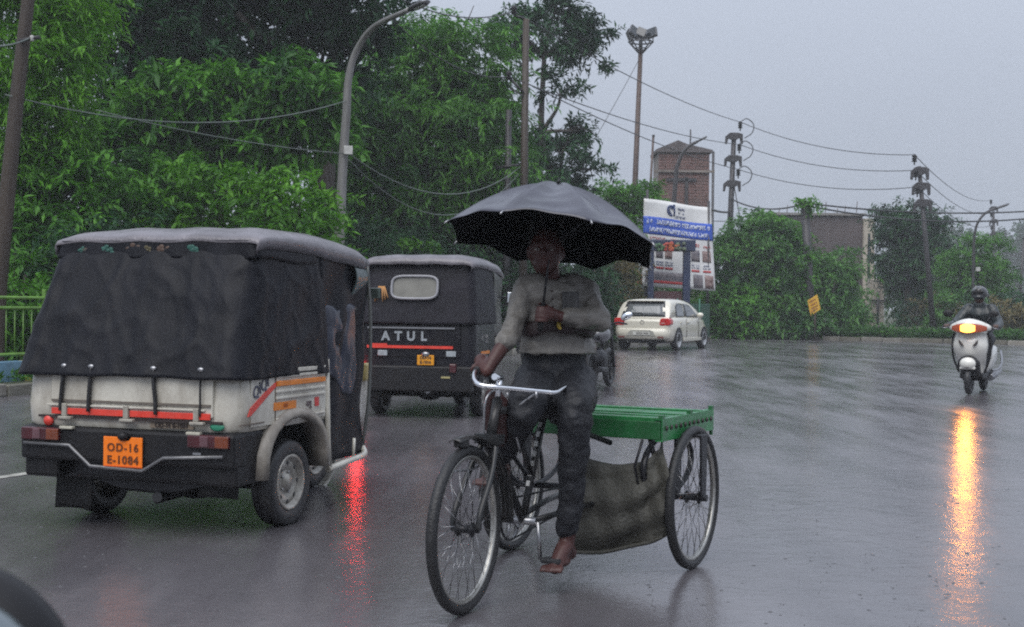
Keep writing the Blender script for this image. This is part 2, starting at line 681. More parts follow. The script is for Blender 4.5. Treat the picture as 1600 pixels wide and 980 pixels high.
def blob_twigs(blobs, dens, rng, clump=.35, shell=.62, upw=.35):
    """twig seeds in clumps spread through the volume of ellipsoids"""
    Ps, Ds, Ts = [], [], []
    for (c, r) in blobs:
        c = np.array(c, float)
        r = np.array(r, float)
        area = (r[0] * r[1] + r[0] * r[2] + r[1] * r[2])
        nclump = max(4, int(area * dens[0]))
        u = rng.normal(size=(nclump, 3))
        u /= np.linalg.norm(u, axis=1, keepdims=True)
        rad = shell + (1 - shell) * rng.random(nclump) ** .6 + rng.normal(size=nclump) * .06
        cc = c + u * r * rad[:, None]
        ct = np.clip(rng.normal(.56, .25, nclump), 0, 1)
        per = dens[1]
        sig = clump * min(r) ** .5
        p = np.repeat(cc, per, 0) + rng.normal(size=(nclump * per, 3)) * sig * np.array([1.15, 1.15, .42])
        d = np.repeat(u, per, 0) * .9 + rng.normal(size=(nclump * per, 3)) * .6
        d[:, 2] += upw
        Ps.append(p)
        Ds.append(d)
        Ts.append(np.repeat(ct, per))
    return np.concatenate(Ps), np.concatenate(Ds), np.concatenate(Ts)


def limb(mb, pts, r0, r1, n=7, k=5):
    c = curve(pts, k)
    m = len(c)
    mb.tube(c, [lerp(r0, r1, i / (m - 1)) for i in range(m)], n)


def tree(name, label, base, trunk, r0, blobs, mat, seed, dens=(5, 5), ll=.2, lw=.07, droop=.3, n_leaf=9, tw=.5, clump=.35, shell=.62, upw=.35, group=None, bark=None, cat='tree', limbs=True, spread=.9, zmin=.15):
    """trunk: points above the base; blobs: (centre, radii), all in world metres"""
    rng = np.random.default_rng(seed)
    rn = random.Random(seed)
    base = V(base)
    t = thing(name, label, cat, base, 0, group)
    bl = [((V(c) - base), r) for c, r in blobs]
    mb = MB()
    tp = [V(0, 0, -.25)] + [V(p) - base for p in trunk]
    limb(mb, tp, r0, r0 * .4, 9)
    if limbs:
        for c, r in bl:
            k = min(range(len(tp)), key=lambda i: (tp[i] - c).length + (2 if tp[i].z > c.z else 0))
            a = tp[max(k, 1)] if tp[max(k, 1)].z < c.z + .2 else tp[max(1, k - 1)]
            mid = lerp(a, c, .5) + V(rn.uniform(-.3, .3), rn.uniform(-.3, .3), rn.uniform(-.1, .35))
            limb(mb, [a, mid, c], r0 * .42, r0 * .16, 6, 4)
            for q in range(4):
                e = c + V(rn.gauss(0, .5) * r[0], rn.gauss(0, .5) * r[1], rn.gauss(.15, .45) * r[2])
                s_ = lerp(mid, c, rn.uniform(.3, 1))
                limb(mb, [s_, lerp(s_, e, .5) + V(0, 0, .12), e], r0 * .15, r0 * .04, 5, 3)
    mb.build('trunk', bark or wood_bark, t, recalc=False)
    P, D, T = blob_twigs(bl, (dens[0] * .62, int(dens[1] * 2.1)), rng, clump, shell, upw)
    keep = P[:, 2] > zmin
    P, D, T = P[keep], D[keep], T[keep]
    me = leaf_mesh('crown', P, D, T, ll, lw, mat, rng, droop, n_leaf, tw, spread)
    obj('crown', me, t)
    return t


def pb(px, py, Y, rx, rz, ry=None):
    """an ellipsoid given by its place and half sizes as seen from the camera"""
    k = Y / FOC
    return (W(px, py, Y), (rx * k, (ry or (rx + rz) / 2) * k, rz * k))


def foot(px, Y, z=.15):
    p = W(px, 480, Y)
    return V(p.x, Y, z)


lm_dark = leafmat('leaf_dark', (.008, .032, .016), (.036, .115, .036), .45, .25)
lm_mid = leafmat('leaf_mid', (.020, .085, .012), (.11, .31, .03), .45, .35)
lm_light = leafmat('leaf_light', (.035, .13, .008), (.145, .37, .024), .45, .4)
lm_feather = leafmat('leaf_feather', (.018, .085, .016), (.105, .28, .032), .45, .35)
lm_hedge = leafmat('leaf_hedge', (.018, .075, .02), (.105, .26, .048), .45, .35)
lm_dry = leafmat('leaf_dry', (.05, .055, .02), (.16, .13, .05), .55, .25)

# left edge: bright feathery tree behind the brown pole
tree('feathery_tree', 'bright green feathery tree at the left edge behind the brown pole', foot(40, 23.5), [foot(45, 23.5) + V(0, 0, 2), foot(30, 23.5) + V(0, .2, 5), foot(20, 23.5) + V(0, 0, 7)], .16,
     [pb(40, 40, 23.5, 85, 75), pb(70, 110, 23, 55, 70), pb(10, 180, 23.5, 80, 80), pb(60, 215, 23.2, 55, 60), pb(10, 300, 23.4, 70, 60), pb(60, 300, 24, 50, 50), pb(100, 20, 24, 50, 45), pb(20, -60, 23.5, 110, 60)],
     lm_light, 11, (26, 7), .17, .038, .55, 11, .5, .3, .5)
# big dark tree that overhangs the left half
tree('broadleaf_tree', 'large dark broadleaf tree overhanging the left half with a thick leaning trunk', foot(505, 33), [foot(500, 33) + V(0, 0, 3), foot(505, 33) + V(0, 0, 4.4), foot(490, 33) + V(0, 0, 6.2), foot(450, 33) + V(0, .2, 8)], .38,
     [pb(170, 40, 31, 75, 55), pb(170, 150, 31, 60, 65), pb(260, 20, 31, 80, 45), pb(280, 100, 31, 90, 75), pb(225, 195, 31, 70, 50), pb(360, 25, 32, 75, 50), pb(340, 120, 32, 70, 60), pb(470, 5, 32, 70, 38), pb(545, 20, 32, 55, 45), pb(520, 100, 33, 55, 55), pb(300, -70, 31, 170, 60), pb(510, -60, 32, 110, 50), pb(120, -40, 31, 90, 50), pb(560, 70, 33, 30, 30)],
     lm_dark, 12, (10.5, 6), .32, .105, .25, 9, .42, .33, .35, .3)
bt = bpy.data.objects['broadleaf_tree']
lb = MB()
limb(lb, [W(510, 190, 32.6) - bt.location, W(485, 120, 32.2) - bt.location, W(452, 82, 31.8) - bt.location, W(405, 55, 31.4) - bt.location, W(370, 20, 31.2) - bt.location], .17, .08, 9)
limb(lb, [W(462, 92, 31.9) - bt.location, W(475, 60, 31.9) - bt.location, W(500, 20, 32) - bt.location], .08, .04, 7)
lb.build('limb', wood_bark, bt, recalc=False)
# its bright lower neighbour
tree('mango_tree', 'mid green tree with layered drooping boughs under the large dark tree', foot(330, 29.5), [foot(330, 29.5) + V(0, 0, 2.2), foot(345, 29.5) + V(0, 0, 3.6), foot(370, 29.5) + V(0, 0, 5)], .2,
     [pb(400, 145, 29, 95, 38), pb(300, 150, 29, 85, 36), pb(480, 130, 29, 75, 40), pb(340, 215, 29.5, 120, 45), pb(240, 240, 29, 90, 45), pb(450, 215, 29.5, 90, 50), pb(510, 170, 29, 40, 50), pb(160, 260, 29, 80, 50)],
     lm_mid, 13, (14, 6), .29, .10, .5, 9, .42, .28, .45, .1)
for i, (px, py, Y, rx, rz, lab) in enumerate([
        (95, 350, 23, 95, 95, 'leafy light green shrub behind the green railing at the far left'),
        (215, 320, 25, 95, 75, 'bushy green shrub above the left end of the cream auto rickshaw roof'),
        (330, 335, 24.5, 90, 65, 'bright yellow green shrub above the middle of the cream auto rickshaw roof'),
        (445, 330, 24, 65, 62, 'yellow green shrub just left of the curved grey street lamp post')]):
    b0 = foot(px, Y)
    tree('shrub', lab, b0, [b0 + V(0, 0, 1), b0 + V(.1, 0, 1.8)], .07,
         [pb(px, py, Y, rx, rz), pb(px - rx * .5, py + rz * .8, Y - .3, rx * .7, rz * .7), pb(px + rx * .5, py + rz * .9, Y, rx * .7, rz * .7), pb(px, py + rz * 1.9, Y - .2, rx, rz * .8), pb(px + rx * .2, py - rz * .6, Y, rx * .6, rz * .5)],
         [lm_mid, lm_mid, lm_light, lm_light][i], 20 + i, (18, 6), .19, .065, .45, 9, .36, .26, .4, .25, group='shrubs behind the left railing', cat='shrub')
# tall feathery tree in the middle
tree('bamboo_tree', 'tall feathery green tree behind the two auto rickshaws right of the street lamp', foot(690, 38), [foot(690, 38) + V(0, 0, 3), foot(680, 38) + V(.1, 0, 6), foot(690, 38) + V(0, 0, 8.2)], .26,
     [pb(650, 120, 38, 70, 75), pb(715, 90, 38, 75, 65), pb(600, 180, 37, 50, 75), pb(680, 210, 37, 90, 80), pb(750, 185, 37.5, 50, 70), pb(620, 290, 37, 75, 70), pb(720, 290, 37, 85, 70), pb(778, 255, 38, 34, 50), pb(775, 330, 38, 45, 50), pb(650, 360, 37, 85, 55), pb(735, 370, 38, 75, 55), pb(565, 310, 36.5, 45, 75), pb(570, 230, 36.5, 35, 55)],
     lm_feather, 14, (16, 6), .25, .058, .6, 12, .55, .3, .45, .3)
tree('sapling', 'thin light green sapling top rising behind the street lamp arm', foot(645, 41), [foot(645, 41) + V(0, 0, 5), foot(648, 41) + V(0, 0, 8.6)], .07,
     [pb(640, 60, 41, 42, 22), pb(605, 85, 41, 26, 24), pb(680, 40, 41, 24, 14), pb(665, 90, 41, 40, 25)],
     lm_mid, 15, (9, 4), .2, .06, .4, 7, .4, .3, .3, .3)
# slender tree against the sky
tree('slender_tree', 'slender dark tree with a spreading one sided crown against the sky', foot(855, 46), [foot(858, 46) + V(0, 0, 3), foot(860, 46) + V(0, 0, 5.2), foot(843, 46) + V(0, 0, 7), foot(846, 46) + V(0, 0, 9.6)], .2,
     [pb(850, 45, 46, 75, 42), pb(905, 65, 46, 38, 34), pb(800, 35, 46, 34, 24), pb(870, 12, 46, 38, 20), pb(925, 88, 46, 20, 18), pb(803, 72, 46, 20, 20), pb(876, 140, 46, 24, 28), pb(880, 230, 46, 46, 38), pb(840, 250, 46, 42, 40), pb(925, 265, 46, 24, 14), pb(865, 285, 46, 70, 28), pb(905, 205, 46, 16, 10)],
     lm_dark, 16, (9, 6), .26, .085, .25, 8, .42, .24, .35, .35)
# dark undergrowth behind the autos and along the road edge
for i, (px, py, Y, rx, rz, lab) in enumerate([
        (545, 430, 33, 75, 90, 'dark shrub mass between the two auto rickshaw roofs'),
        (640, 420, 35, 85, 70, 'dark shrub behind the black auto rickshaw roof'),
        (760, 430, 37, 80, 75, 'dark shrub behind the right end of the black auto rickshaw'),
        (860, 400, 40, 80, 110, 'dense dark shrub hidden behind the umbrella'),
        (945, 430, 46, 42, 80, 'dusty shrub between the rider and the white car'),
        (30, 470, 21.5, 70, 90, 'leafy shrub filling the gap behind the green railing'),
        (180, 430, 22.5, 120, 90, 'shrub mass hidden behind the cream auto rickshaw')]):
    b0 = foot(px, Y)
    tree('shrub', lab, b0, [b0 + V(0, 0, .8), b0 + V(.1, 0, 1.5)], .07,
         [pb(px, py, Y, rx, rz), pb(px - rx * .5, py + rz * .7, Y - .3, rx * .7, rz * .7), pb(px + rx * .5, py + rz * .7, Y, rx * .7, rz * .7)],
         [lm_dark, lm_dark, lm_dark, lm_dark, lm_dry, lm_mid, lm_dark][i], 40 + i, (22, 6), .17, .055, .4, 9, .38, .28, .4, .25, group='undergrowth shrubs along the left verge', cat='shrub')
tree('shrub', 'small bright green sprig above the black auto rickshaw roof', foot(655, 34), [foot(655, 34) + V(0, 0, 1.6)], .04, [pb(655, 390, 33.5, 22, 9)], lm_light, 60, (40, 5), .15, .06, .3, 8, .3, .2, .3, .3, cat='shrub')
# creepers round the billboard
tree('creeper', 'mound of green creeper climbing above the top left of the banner', foot(985, 52), [foot(985, 52) + V(0, 0, 2), foot(985, 52) + V(0, 0, 4)], .09,
     [pb(985, 318, 52, 42, 32), pb(975, 350, 52, 40, 45), pb(1000, 300, 52, 18, 14), pb(945, 315, 51, 25, 22), pb(960, 400, 51.5, 50, 60), pb(975, 450, 52, 45, 45), pb(1060, 482, 54, 90, 32)],
     lm_mid, 61, (18, 6), .2, .08, .35, 8, .4, .25, .4, .35, cat='creeper')
for i, (px, py, Y, rx, rz, mt, lab) in enumerate([
        (1165, 425, 54, 55, 75, lm_hedge, 'tall vine covered shrub right of the banner'),
        (1232, 462, 54.5, 62, 62, lm_hedge, 'broad vine covered shrub left of the yellow sign post'),
        (1300, 458, 55, 42, 58, lm_hedge, 'vine covered shrub in front of the dark walled building'),
        (1140, 490, 53, 60, 40, lm_mid, 'low shrub behind the kerb right of the white car'),
        (1215, 503, 53, 70, 28, lm_hedge, 'low dark shrub along the kerb below the tall vines'),
        (1300, 503, 53.5, 46, 28, lm_hedge, 'low shrub along the kerb right of the yellow sign'),
        (1200, 365, 55, 40, 30, lm_mid, 'light green vine top beside the three arm power pole')]):
    b0 = foot(px, Y)
    tree('shrub', lab, b0, [b0 + V(0, 0, 1.2), b0 + V(.1, 0, 2.2)], .08,
         [pb(px, py, Y, rx, rz), pb(px - rx * .5, py + rz * .6, Y - .4, rx * .7, rz * .6), pb(px + rx * .5, py + rz * .5, Y - .4, rx * .7, rz * .7), pb(px + rx * .1, py - rz * .6, Y, rx * .7, rz * .5)],
         mt, 70 + i, (12, 6), .24, .09, .45, 9, .5, .3, .4, .25, group='vine covered shrubs behind the far kerb', cat='shrub')
tree('roadside_tree', 'dark tree with a forked trunk right of the cream walled building', foot(1420, 66), [foot(1417, 66) + V(0, 0, 2.2), foot(1414, 66) + V(0, 0, 3.4), foot(1420, 66) + V(0, 0, 5)], .17,
     [pb(1416, 352, 66, 52, 30), pb(1456, 372, 66, 36, 28), pb(1404, 385, 66, 22, 34), pb(1408, 410, 66, 34, 32), pb(1401, 342, 66, 26, 18), pb(1421, 455, 67, 22, 40)],
     lm_dark, 80, (12, 6), .26, .09, .3, 8, .5, .28, .4, .3)
tree('roadside_tree', 'yellow green round tree behind the scooter rider', foot(1520, 62), [foot(1520, 62) + V(0, 0, 2), foot(1522, 62) + V(0, 0, 3.8)], .15,
     [pb(1520, 400, 62, 46, 34), pb(1500, 425, 62, 32, 34), pb(1545, 425, 62, 28, 36), pb(1520, 445, 62, 48, 26)],
     lm_feather, 81, (14, 6), .2, .06, .4, 9, .4, .28, .4, .3)
for i, (px, py, Y, rx, rz, mt, lab) in enumerate([
        (1432, 505, 60, 40, 30, lm_dark, 'low dark bush beside the lower cream wall'),
        (1462, 500, 60, 42, 32, lm_dry, 'weedy brown green bush left of the scooter'),
        (1500, 492, 58, 40, 36, lm_hedge, 'bush right behind the scooter rider'),
        (1560, 500, 56, 50, 30, lm_dry, 'dry brown green bush right of the scooter'),
        (1610, 490, 58, 40, 40, lm_dark, 'bush at the right edge of the picture by the road'),
        (1430, 440, 72, 40, 45, lm_feather, 'grey green bush behind the leaning power pole')]):
    b0 = foot(px, Y)
    tree('shrub', lab, b0, [b0 + V(0, 0, .7), b0 + V(.1, 0, 1.3)], .06,
         [pb(px, py, Y, rx, rz), pb(px - rx * .6, py + rz * .5, Y - .3, rx * .6, rz * .6), pb(px + rx * .6, py + rz * .5, Y, rx * .6, rz * .6)],
         mt, 90 + i, (12, 6), .22, .08, .4, 8, .45, .28, .4, .3, group='bushes along the far road edge', cat='shrub')
for i, (px, py, Y, rx, rz, lab) in enumerate([
        (1600, 400, 235, 45, 55, 'hazy blue green tree mass at the far right edge'),
        (1470, 400, 230, 45, 55, 'hazy grey tree far behind the leaning power pole'),
        (1560, 430, 240, 60, 50, 'hazy distant tree low behind the round yellow green tree'),
        (1420, 420, 225, 45, 50, 'hazy distant tree between the dark tree and the leaning pole'),
        (1650, 390, 230, 50, 70, 'hazy tall tree beyond the right edge')]):
    b0 = foot(px, Y, 0)
    tree('distant_tree', lab, b0, [b0 + V(0, 0, 2), b0 + V(0, 0, 5)], .25,
         [pb(px, py, Y, rx, rz), pb(px - rx * .5, py + rz * .5, Y, rx * .7, rz * .6), pb(px + rx * .5, py + rz * .5, Y, rx * .7, rz * .7)],
         lm_dark, 110 + i, (2.2, 6), .7, .35, .3, 8, .7, .35, .4, .3, group='distant hazy trees')


# grass and weeds along the kerb
def strip_weeds(name, label, pts, n, h, mat, seed, wid=1.2):
    rng = np.random.default_rng(seed)
    P = []
    for k in range(n):
        i = rng.integers(len(pts) - 1)
        t = rng.random()
        a, b_ = Vector(pts[i]), Vector(pts[i + 1])
        p = a.lerp(b_, t)
        d = (b_ - a).normalized()
        o_ = .3 + wid * rng.random() ** 1.4
        P.append((p.x - d.y * o_, p.y + d.x * o_, .13))
    P = np.array(P)
    D = rng.normal(size=(n, 3)) * .35
    D[:, 2] = 1
    me = leaf_mesh(name, P, D, np.clip(rng.normal(.45, .25, n), 0, 1), h, .05, mat, rng, .1, 6, h, .5)
    return tag(obj(name, me), label, 'weeds', None, 'stuff')


strip_weeds('grass', 'weeds and grass along the far kerb', KERB[5:12], 2600, .3, lm_hedge, 3)
strip_weeds('grass', 'dark grass along the left kerb', KERB[1:6], 900, .13, lm_mid, 4, .5)

# ------------------------------------------------------------------ poles, lamps, wires
lamp_grey = M('galvanised', (.22, .215, .21), .45, .4, .2, 3, dirt=.5, stretch=(1, 1, .3))
pole_brown = M('pole_brown', (.040, .028, .020), .6, 0, .3, 5, .4, 20, stretch=(1, 1, .2))
pole_dark = M('pole_dark', (.05, .047, .05), .5, .3, .3, 5, stretch=(1, 1, .3))
rust = M('rusty_steel', (.085, .058, .050), .6, .3, .35, 3, dirt=.4)
cable_m = M('cable', (.03, .03, .032), .5)
cable_light = M('pale_cable', (.11, .13, .12), .5)
lamp_head_m = M('lamp_head', (.08, .08, .085), .4, .3, .2)
lens_off = M('lamp_lens', (.45, .45, .42), .2, 0, .1)


def pole_local(px0, Y, top):
    """base point on the ground and the top in the pole's own frame"""
    b = foot(px0, Y, .13)
    return b, top - b


# street lamp with swan neck arm
def street_lamp(name, label, px0, Y, pts, r0, r1, head_dir, group, mat=lamp_grey, box=None, headL=.62):
    b = foot(px0, Y, .13)
    t = thing(name, label, 'street lamp', b, 0, group)
    loc = [W(px, py, yy) - b for px, py, yy in pts]
    c = curve([V(0, 0, 0)] + loc, 8)
    m = len(c)
    mb = MB()
    mb.tube(c, [lerp(r0, r1, (i / (m - 1)) ** .7) for i in range(m)], 10)
    mb.build('post', mat, t)
    mb = MB()
    mb.lathe([(r0 * 1.5, 0), (r0 * 1.6, .3), (r0 * 1.1, .34)], 12, 'z')
    mb.build('base_sleeve', mat, t)
    d = (c[-1] - c[-4]).normalized()
    d = V(head_dir).normalized() if head_dir else d
    up = V(0, 0, 1)
    s = d.cross(up).normalized()
    u = s.cross(d)
    e = c[-1]
    rings = []
    for f, w, h in ((0, .05, .04), (.12, .07, .05), (.3, .10, .055), (.75, .11, .05), (1, .06, .03)):
        p = e + d * headL * f
        rings.append([p + s * w * math.cos(a) + u * h * math.sin(a) for a in [k * PI / 5 for k in range(10)]])
    mb = MB()
    mb.loft(rings)
    mb.build('lamp_head', lamp_head_m, t)
    mb = MB()
    mb.box(e + d * headL * .6 - u * .05, (.1, .1, .012), Matrix((s, d, u)).transposed() @ Matrix.Diagonal((1, 3, 1)))
    mb.build('lamp_lens', lens_off, t)
    if box:
        p = W(box[0], box[1], Y - .1) - b
        mb = MB()
        mb.box(p, (.17, .1, .17), rotz(.2))
        mb.build('junction_box', M('box_white', (.5, .5, .48), .4, dirt=.4), t, bevel=.01)
    return t


street_lamp('street_lamp', 'grey street lamp with a swan neck arm behind the cream auto rickshaw', 524, 26.5,
            [(534, 290, 26.5), (541, 180, 26.5), (545, 120, 26.5), (558, 78, 26.4), (585, 42, 26), (640, 15, 25)], .115, .05, None, 'street lamps', box=(544, 235))
street_lamp('street_lamp', 'dark street lamp with a short arm in front of the brick tower', 1040, 64,
            [(1055, 290, 64), (1060, 255, 64), (1072, 232, 64), (1090, 221, 64)], .13, .07, None, 'street lamps', pole_dark, None, .5)
street_lamp('street_lamp', 'street lamp with a curved arm rising in front of the round yellow green tree', 1519, 58,
            [(1521, 420, 58), (1522, 375, 58), (1527, 350, 58), (1540, 333, 58), (1556, 326, 58)], .075, .045, None, 'street lamps', pole_dark, (1528, 421), .6)

# brown timber pole at the left edge
b = foot(-8, 20)
t = thing('timber_pole', 'thick brown timber pole leaning at the left edge of the picture', 'pole', b)
mb = MB()
pp = [W(-4, 470, 20) - b, W(12, 300, 20) - b, W(27, 150, 20) - b, W(44, 0, 20) - b, W(52, -70, 20) - b]
c = curve([V(0, 0, -.1)] + pp, 5)
mb.tube(c, [lerp(.14, .085, i / (len(c) - 1)) for i in range(len(c))], 10)
mb.build('post', pole_brown, t)
mb = MB()
mb.tube([W(30, 64, 19.86) - b, W(62, 58, 19.86) - b], .03, 6)
mb.build('bracket', pole_dark, t)
mb = MB()
mb.lathe([(.0, -.05), (.035, -.04), (.02, 0), (.035, .03), (.0, .05)], 8, 'z', W(50, 60, 19.8) - b)
mb.build('insulator', lens_off, t)


# high voltage poles with three V arms, insulators and jumper loops
def power_pole(label, px0, Y, top, arms, r0=.15, arm_w=.62, side=1, loops=True, mat=pole_dark, name='power_pole', group='power poles with stacked arms', lean=None):
    b = foot(px0, Y, .13)
    tp = W(top[0], top[1], Y) - b
    t = thing(name, label, 'power pole', b, 0, group)
    mb = MB()
    mb.tube([V(0, 0, -.1), tp * .5, tp], [r0, r0 * .85, r0 * .65], 8)
    mb.build('post', mat, t)
    ends = []
    for k, py in enumerate(arms):
        f = (top[1] - py)
        ax = lerp(0, tp.z, 1)
        z = (W(top[0], py, Y) - b).z
        c = tp * (z / tp.z)
        mb = MB()
        # cross arm: a drooped channel with end lugs
        mb.prism([(-arm_w * 1.15, -.05), (-arm_w * 1.2, -.4), (-arm_w * .95, -.42), (-arm_w * .8, -.15), (-.1, -.22), (.1, -.22), (arm_w * .7, -.12), (arm_w * .85, -.42), (arm_w * 1.1, -.4), (arm_w * 1.1, .06), (arm_w * .5, .12), (-arm_w * .6, .12)], (-.07, .07), 'y')
        a = mb.build('cross_arm', mat, t, bevel=.015)
        a.location = c + V(0, -.1, 0)
        mb = MB()
        q = c + V(side * arm_w * .75, -.12, .2)
        mb.lathe([(0, 0), (.03, 0), (.03, .12), (.12, .14), (.06, .22), (.12, .24), (.06, .32), (.12, .34), (.05, .44), (0, .46)], 10, 'z', q)
        mb.build('insulator', black_plastic, t)
        ends.append(b + q + V(0, 0, .42))
        if loops:
            mb = MB()
            p0 = q + V(0, 0, .42)
            mb.tube(curve([p0, p0 + V(side * .3, 0, .16), p0 + V(side * .62, 0, -.1), p0 + V(side * .55, 0, -.5), p0 + V(side * .2, 0, -.75)], 5), .025, 5)
            mb.build('jumper_loop', cable_m, t)
    return t, ends


_, EA = power_pole('dark power pole with three stacked arms right of the brick tower', 1134, 63, (1147, 208), [212, 247, 286], .17, .36)
_, EB = power_pole('leaning dark power pole with three stacked arms left of the scooter', 1460, 56, (1436, 260), [266, 290, 316], .13, .33, -1, False)
_, EC = power_pole('small far power pole behind the curved street lamp', 1556, 106, (1552, 330), [325, 345, 365], .16, .3, -1, False)
# plain pole in front of the slender tree, with its twin
b = foot(816, 35.4)
t = thing('power_pole', 'brown power pole standing in front of the slender tree', 'power pole', b, 0, 'power poles with stacked arms')
tp = W(822, 30, 35.4) - b
mb = MB()
mb.tube([V(0, 0, -.1), tp], [.12, .085], 8)
mb.build('post', pole_brown, t)
mb = MB()
mb.tube([W(818, 145, 35.3) - b, W(796, 122, 35.3) - b], .035, 6)
mb.tube([W(817, 150, 35.3) - b, W(797, 138, 35.3) - b], .02, 5)
mb.build('cross_arm', pole_dark, t)
mb = MB()
for (px, py) in ((803, 20), (795, 122)):
    mb = MB()
    mb.lathe([(0, -.06), (.04, -.05), (.09, 0), (.05, .06), (.1, .1), (.05, .18), (0, .2)], 8, 'z', W(px, py, 35.2) - b)
    mb.build('insulator', black_plastic, t)
mb = MB()
mb.tube([tp, W(803, 24, 35.3) - b], .03, 6)
mb.build('cross_arm', pole_dark, t)
b = foot(790, 35.8)
t = thing('power_pole', 'shorter dark pole just left of the brown power pole', 'power pole', b, 0, 'power poles with stacked arms')
mb = MB()
mb.tube([V(0, 0, -.1), W(795, 172, 35.8) - b], [.11, .08], 8)
mb.build('post', pole_dark, t)
mb = MB()
mb.tube([W(776, 262, 35.7) - b, W(812, 258, 35.7) - b], .04, 6)
mb.build('cross_arm', pole_dark, t)

# pole swallowed by a creeper
b = foot(1270, 52.6)
t = thing('wooden_pole', 'dark wooden pole with a tuft of creeper on top right of the banner', 'pole', b)
tp = W(1257, 315, 52.6) - b
mb = MB()
mb.tube([V(0, 0, -.1), tp * .4, tp], [.14, .17, .16], 8)
mb.build('post', pole_dark, t)
rng = np.random.default_rng(7)
P, D, T = blob_twigs([(tp + V(.02, -.05, .02), (.3, .25, .18)), (tp + V(.32, 0, -.1), (.22, .15, .25)), (tp * .55, (.2, .2, .9))], (60, 4), rng, .1, .5, .2)
obj('crown', leaf_mesh('crown', P, D, T, .17, .08, lm_mid, rng, .5, 6, .25), t)

# far right pole and two bare poles
for nm, lab, px0, Y, top, r in (
        ('bare_pole', 'thin bare pole at the far right edge', 1590, 70, (1600, 372), .08),
        ('bare_pole', 'thin leaning bare pole left of the brick tower', 1003, 58, (1021, 212), .065)):
    b = foot(px0, Y)
    t = thing(nm, lab, 'pole', b)
    mb = MB()
    mb.tube([V(0, 0, -.1), W(top[0], top[1], Y) - b], [r, r * .75], 8)
    mb.build('post', rust if 'leaning' in lab else pole_dark, t)
    mb = MB()
    mb.lathe([(0, .1), (r * .9, .08), (r * .95, 0), (r * .75, 0)], 8, 'z', W(top[0], top[1], Y) - b - V(0, 0, .05))
    mb.build('cap', pole_dark, t)

# flood light mast
b = foot(983, 60)
t = thing('floodlight_mast', 'tall rusty floodlight mast with a crown of square lamps', 'floodlight mast', b)
tp = W(1001, 78, 60) - b
mb = MB()
mb.tube([V(0, 0, -.1), tp], [.16, .10], 10)
mb.build('mast', rust, t)
mb = MB()
rr = .55
for k in range(8):
    a = k * PI / 4
    a2 = (k + 1) * PI / 4
    p = tp + V(rr * math.cos(a), rr * math.sin(a), .35)
    mb.rod(p, tp + V(rr * math.cos(a2), rr * math.sin(a2), .35), .035, 5)
    mb.rod(p, tp + V(0, 0, -.25), .03, 5)
    mb.rod(p * .5 + (tp + V(0, 0, -.25)) * .5, (tp + V(rr * math.cos(a2), rr * math.sin(a2), .35)) * .5 + (tp + V(0, 0, -.25)) * .5, .025, 5)
mb.rod(tp, tp + V(0, 0, .5), .09, 8)
mb.build('lamp_cage', lamp_head_m, t)
for (dx, dy, yaw, tilt, s) in ((-.32, -.35, .5, .55, .55), (-.02, -.3, -.1, .4, .45), (.48, -.2, -.55, -.25, .5), (.1, .4, 2.4, .4, .5), (-.45, .35, 1.8, .3, .5)):
    fl = MB()
    fl.box((0, 0, 0), (s, .14, s * .95), None, .9)
    f = fl.build('flood_lamp', lamp_head_m, t, bevel=.02)
    f.location = tp + V(dx, dy, .72)
    f.rotation_euler = (-.35, tilt, yaw)
    g = MB()
    g.box((0, -.075, 0), (s * .85, .01, s * .8))
    g.build('lamp_glass', dark_glass, f)
    br = MB()
    br.rod((0, .05, -s * .4), (0, .05, -.45), .03, 6)
    br.build('bracket', lamp_head_m, f)


# wires: each cable is a thing of its own
def wire(label, a, b_, sag, r, mat=cable_m, group='overhead wires', n=14):
    o = (a + b_) / 2
    t = MB()
    pts = []
    for i in range(n + 1):
        f = i / n
        p = lerp(a, b_, f)
        p = p - V(0, 0, sag * 4 * f * (1 - f)) - o
        pts.append(p)
    t.tube(pts, r, 5)
    w = t.build('cable', mat)
    w.location = o
    return tag(w, label, 'cable', group)


for k, (a, nm) in enumerate(((W(803, 18, 35.2), 'topmost'), (W(796, 120, 35.2), 'middle'), (W(819, 128, 35.3), 'lowest'))):
    wire('%s of the three wires running from the brown pole to the three arm pole' % nm, a, EA[k], [.3, .3, .25][k], .016)
    wire('%s of the three wires between the two three arm poles' % nm, EA[k], EB[k], .42, .018)
    wire('%s of the three thin wires from the leaning pole to the far small pole' % nm, EB[k], EC[k], .7, .018)
wire('wire crossing the sky above the curved street lamp arm', W(620, -5, 30), W(803, 18, 35.2), .3, .016)
wire('short wire from the top frame edge to the brown pole', W(560, -30, 28), W(796, 120, 35.2), .6, .016)
wire('upper bundled cable sagging from the creeper pole to the right edge', W(1262, 318, 52.5), W(1640, 328, 58), .25, .035)
wire('lower bundled cable sagging from the creeper pole to the right edge', W(1262, 322, 52.6), W(1640, 338, 58), .4, .035)
wire('thick cable from the three arm pole to the creeper pole', W(1141, 310, 63), W(1258, 318, 52.5), .35, .035)
wire('dark cable from the banner top to the three arm pole', W(1108, 326, 56), W(1139, 332, 63), .05, .05)
wire('stay wire slanting from the three arm pole', W(1147, 290, 63), W(1158, 350, 62), .02, .025)
wire('pale wire from the brown timber pole toward the street lamp', W(46, 60, 19.8), W(-30, 72, 18), .05, .012, cable_light)
wire('pale upper wire sagging from the left edge to the street lamp', W(8, 148, 19.8), W(541, 158, 26.4), .42, .0105, cable_light)
wire('pale lower wire sagging under the tree boughs to the street lamp', W(150, 172, 22), W(537, 240, 26.4), .1, .0095, cable_light)
wire('thin wire from street lamp box sagging right to the dark pole', W(545, 240, 26.4), W(812, 262, 35.3), .75, .014, cable_light)
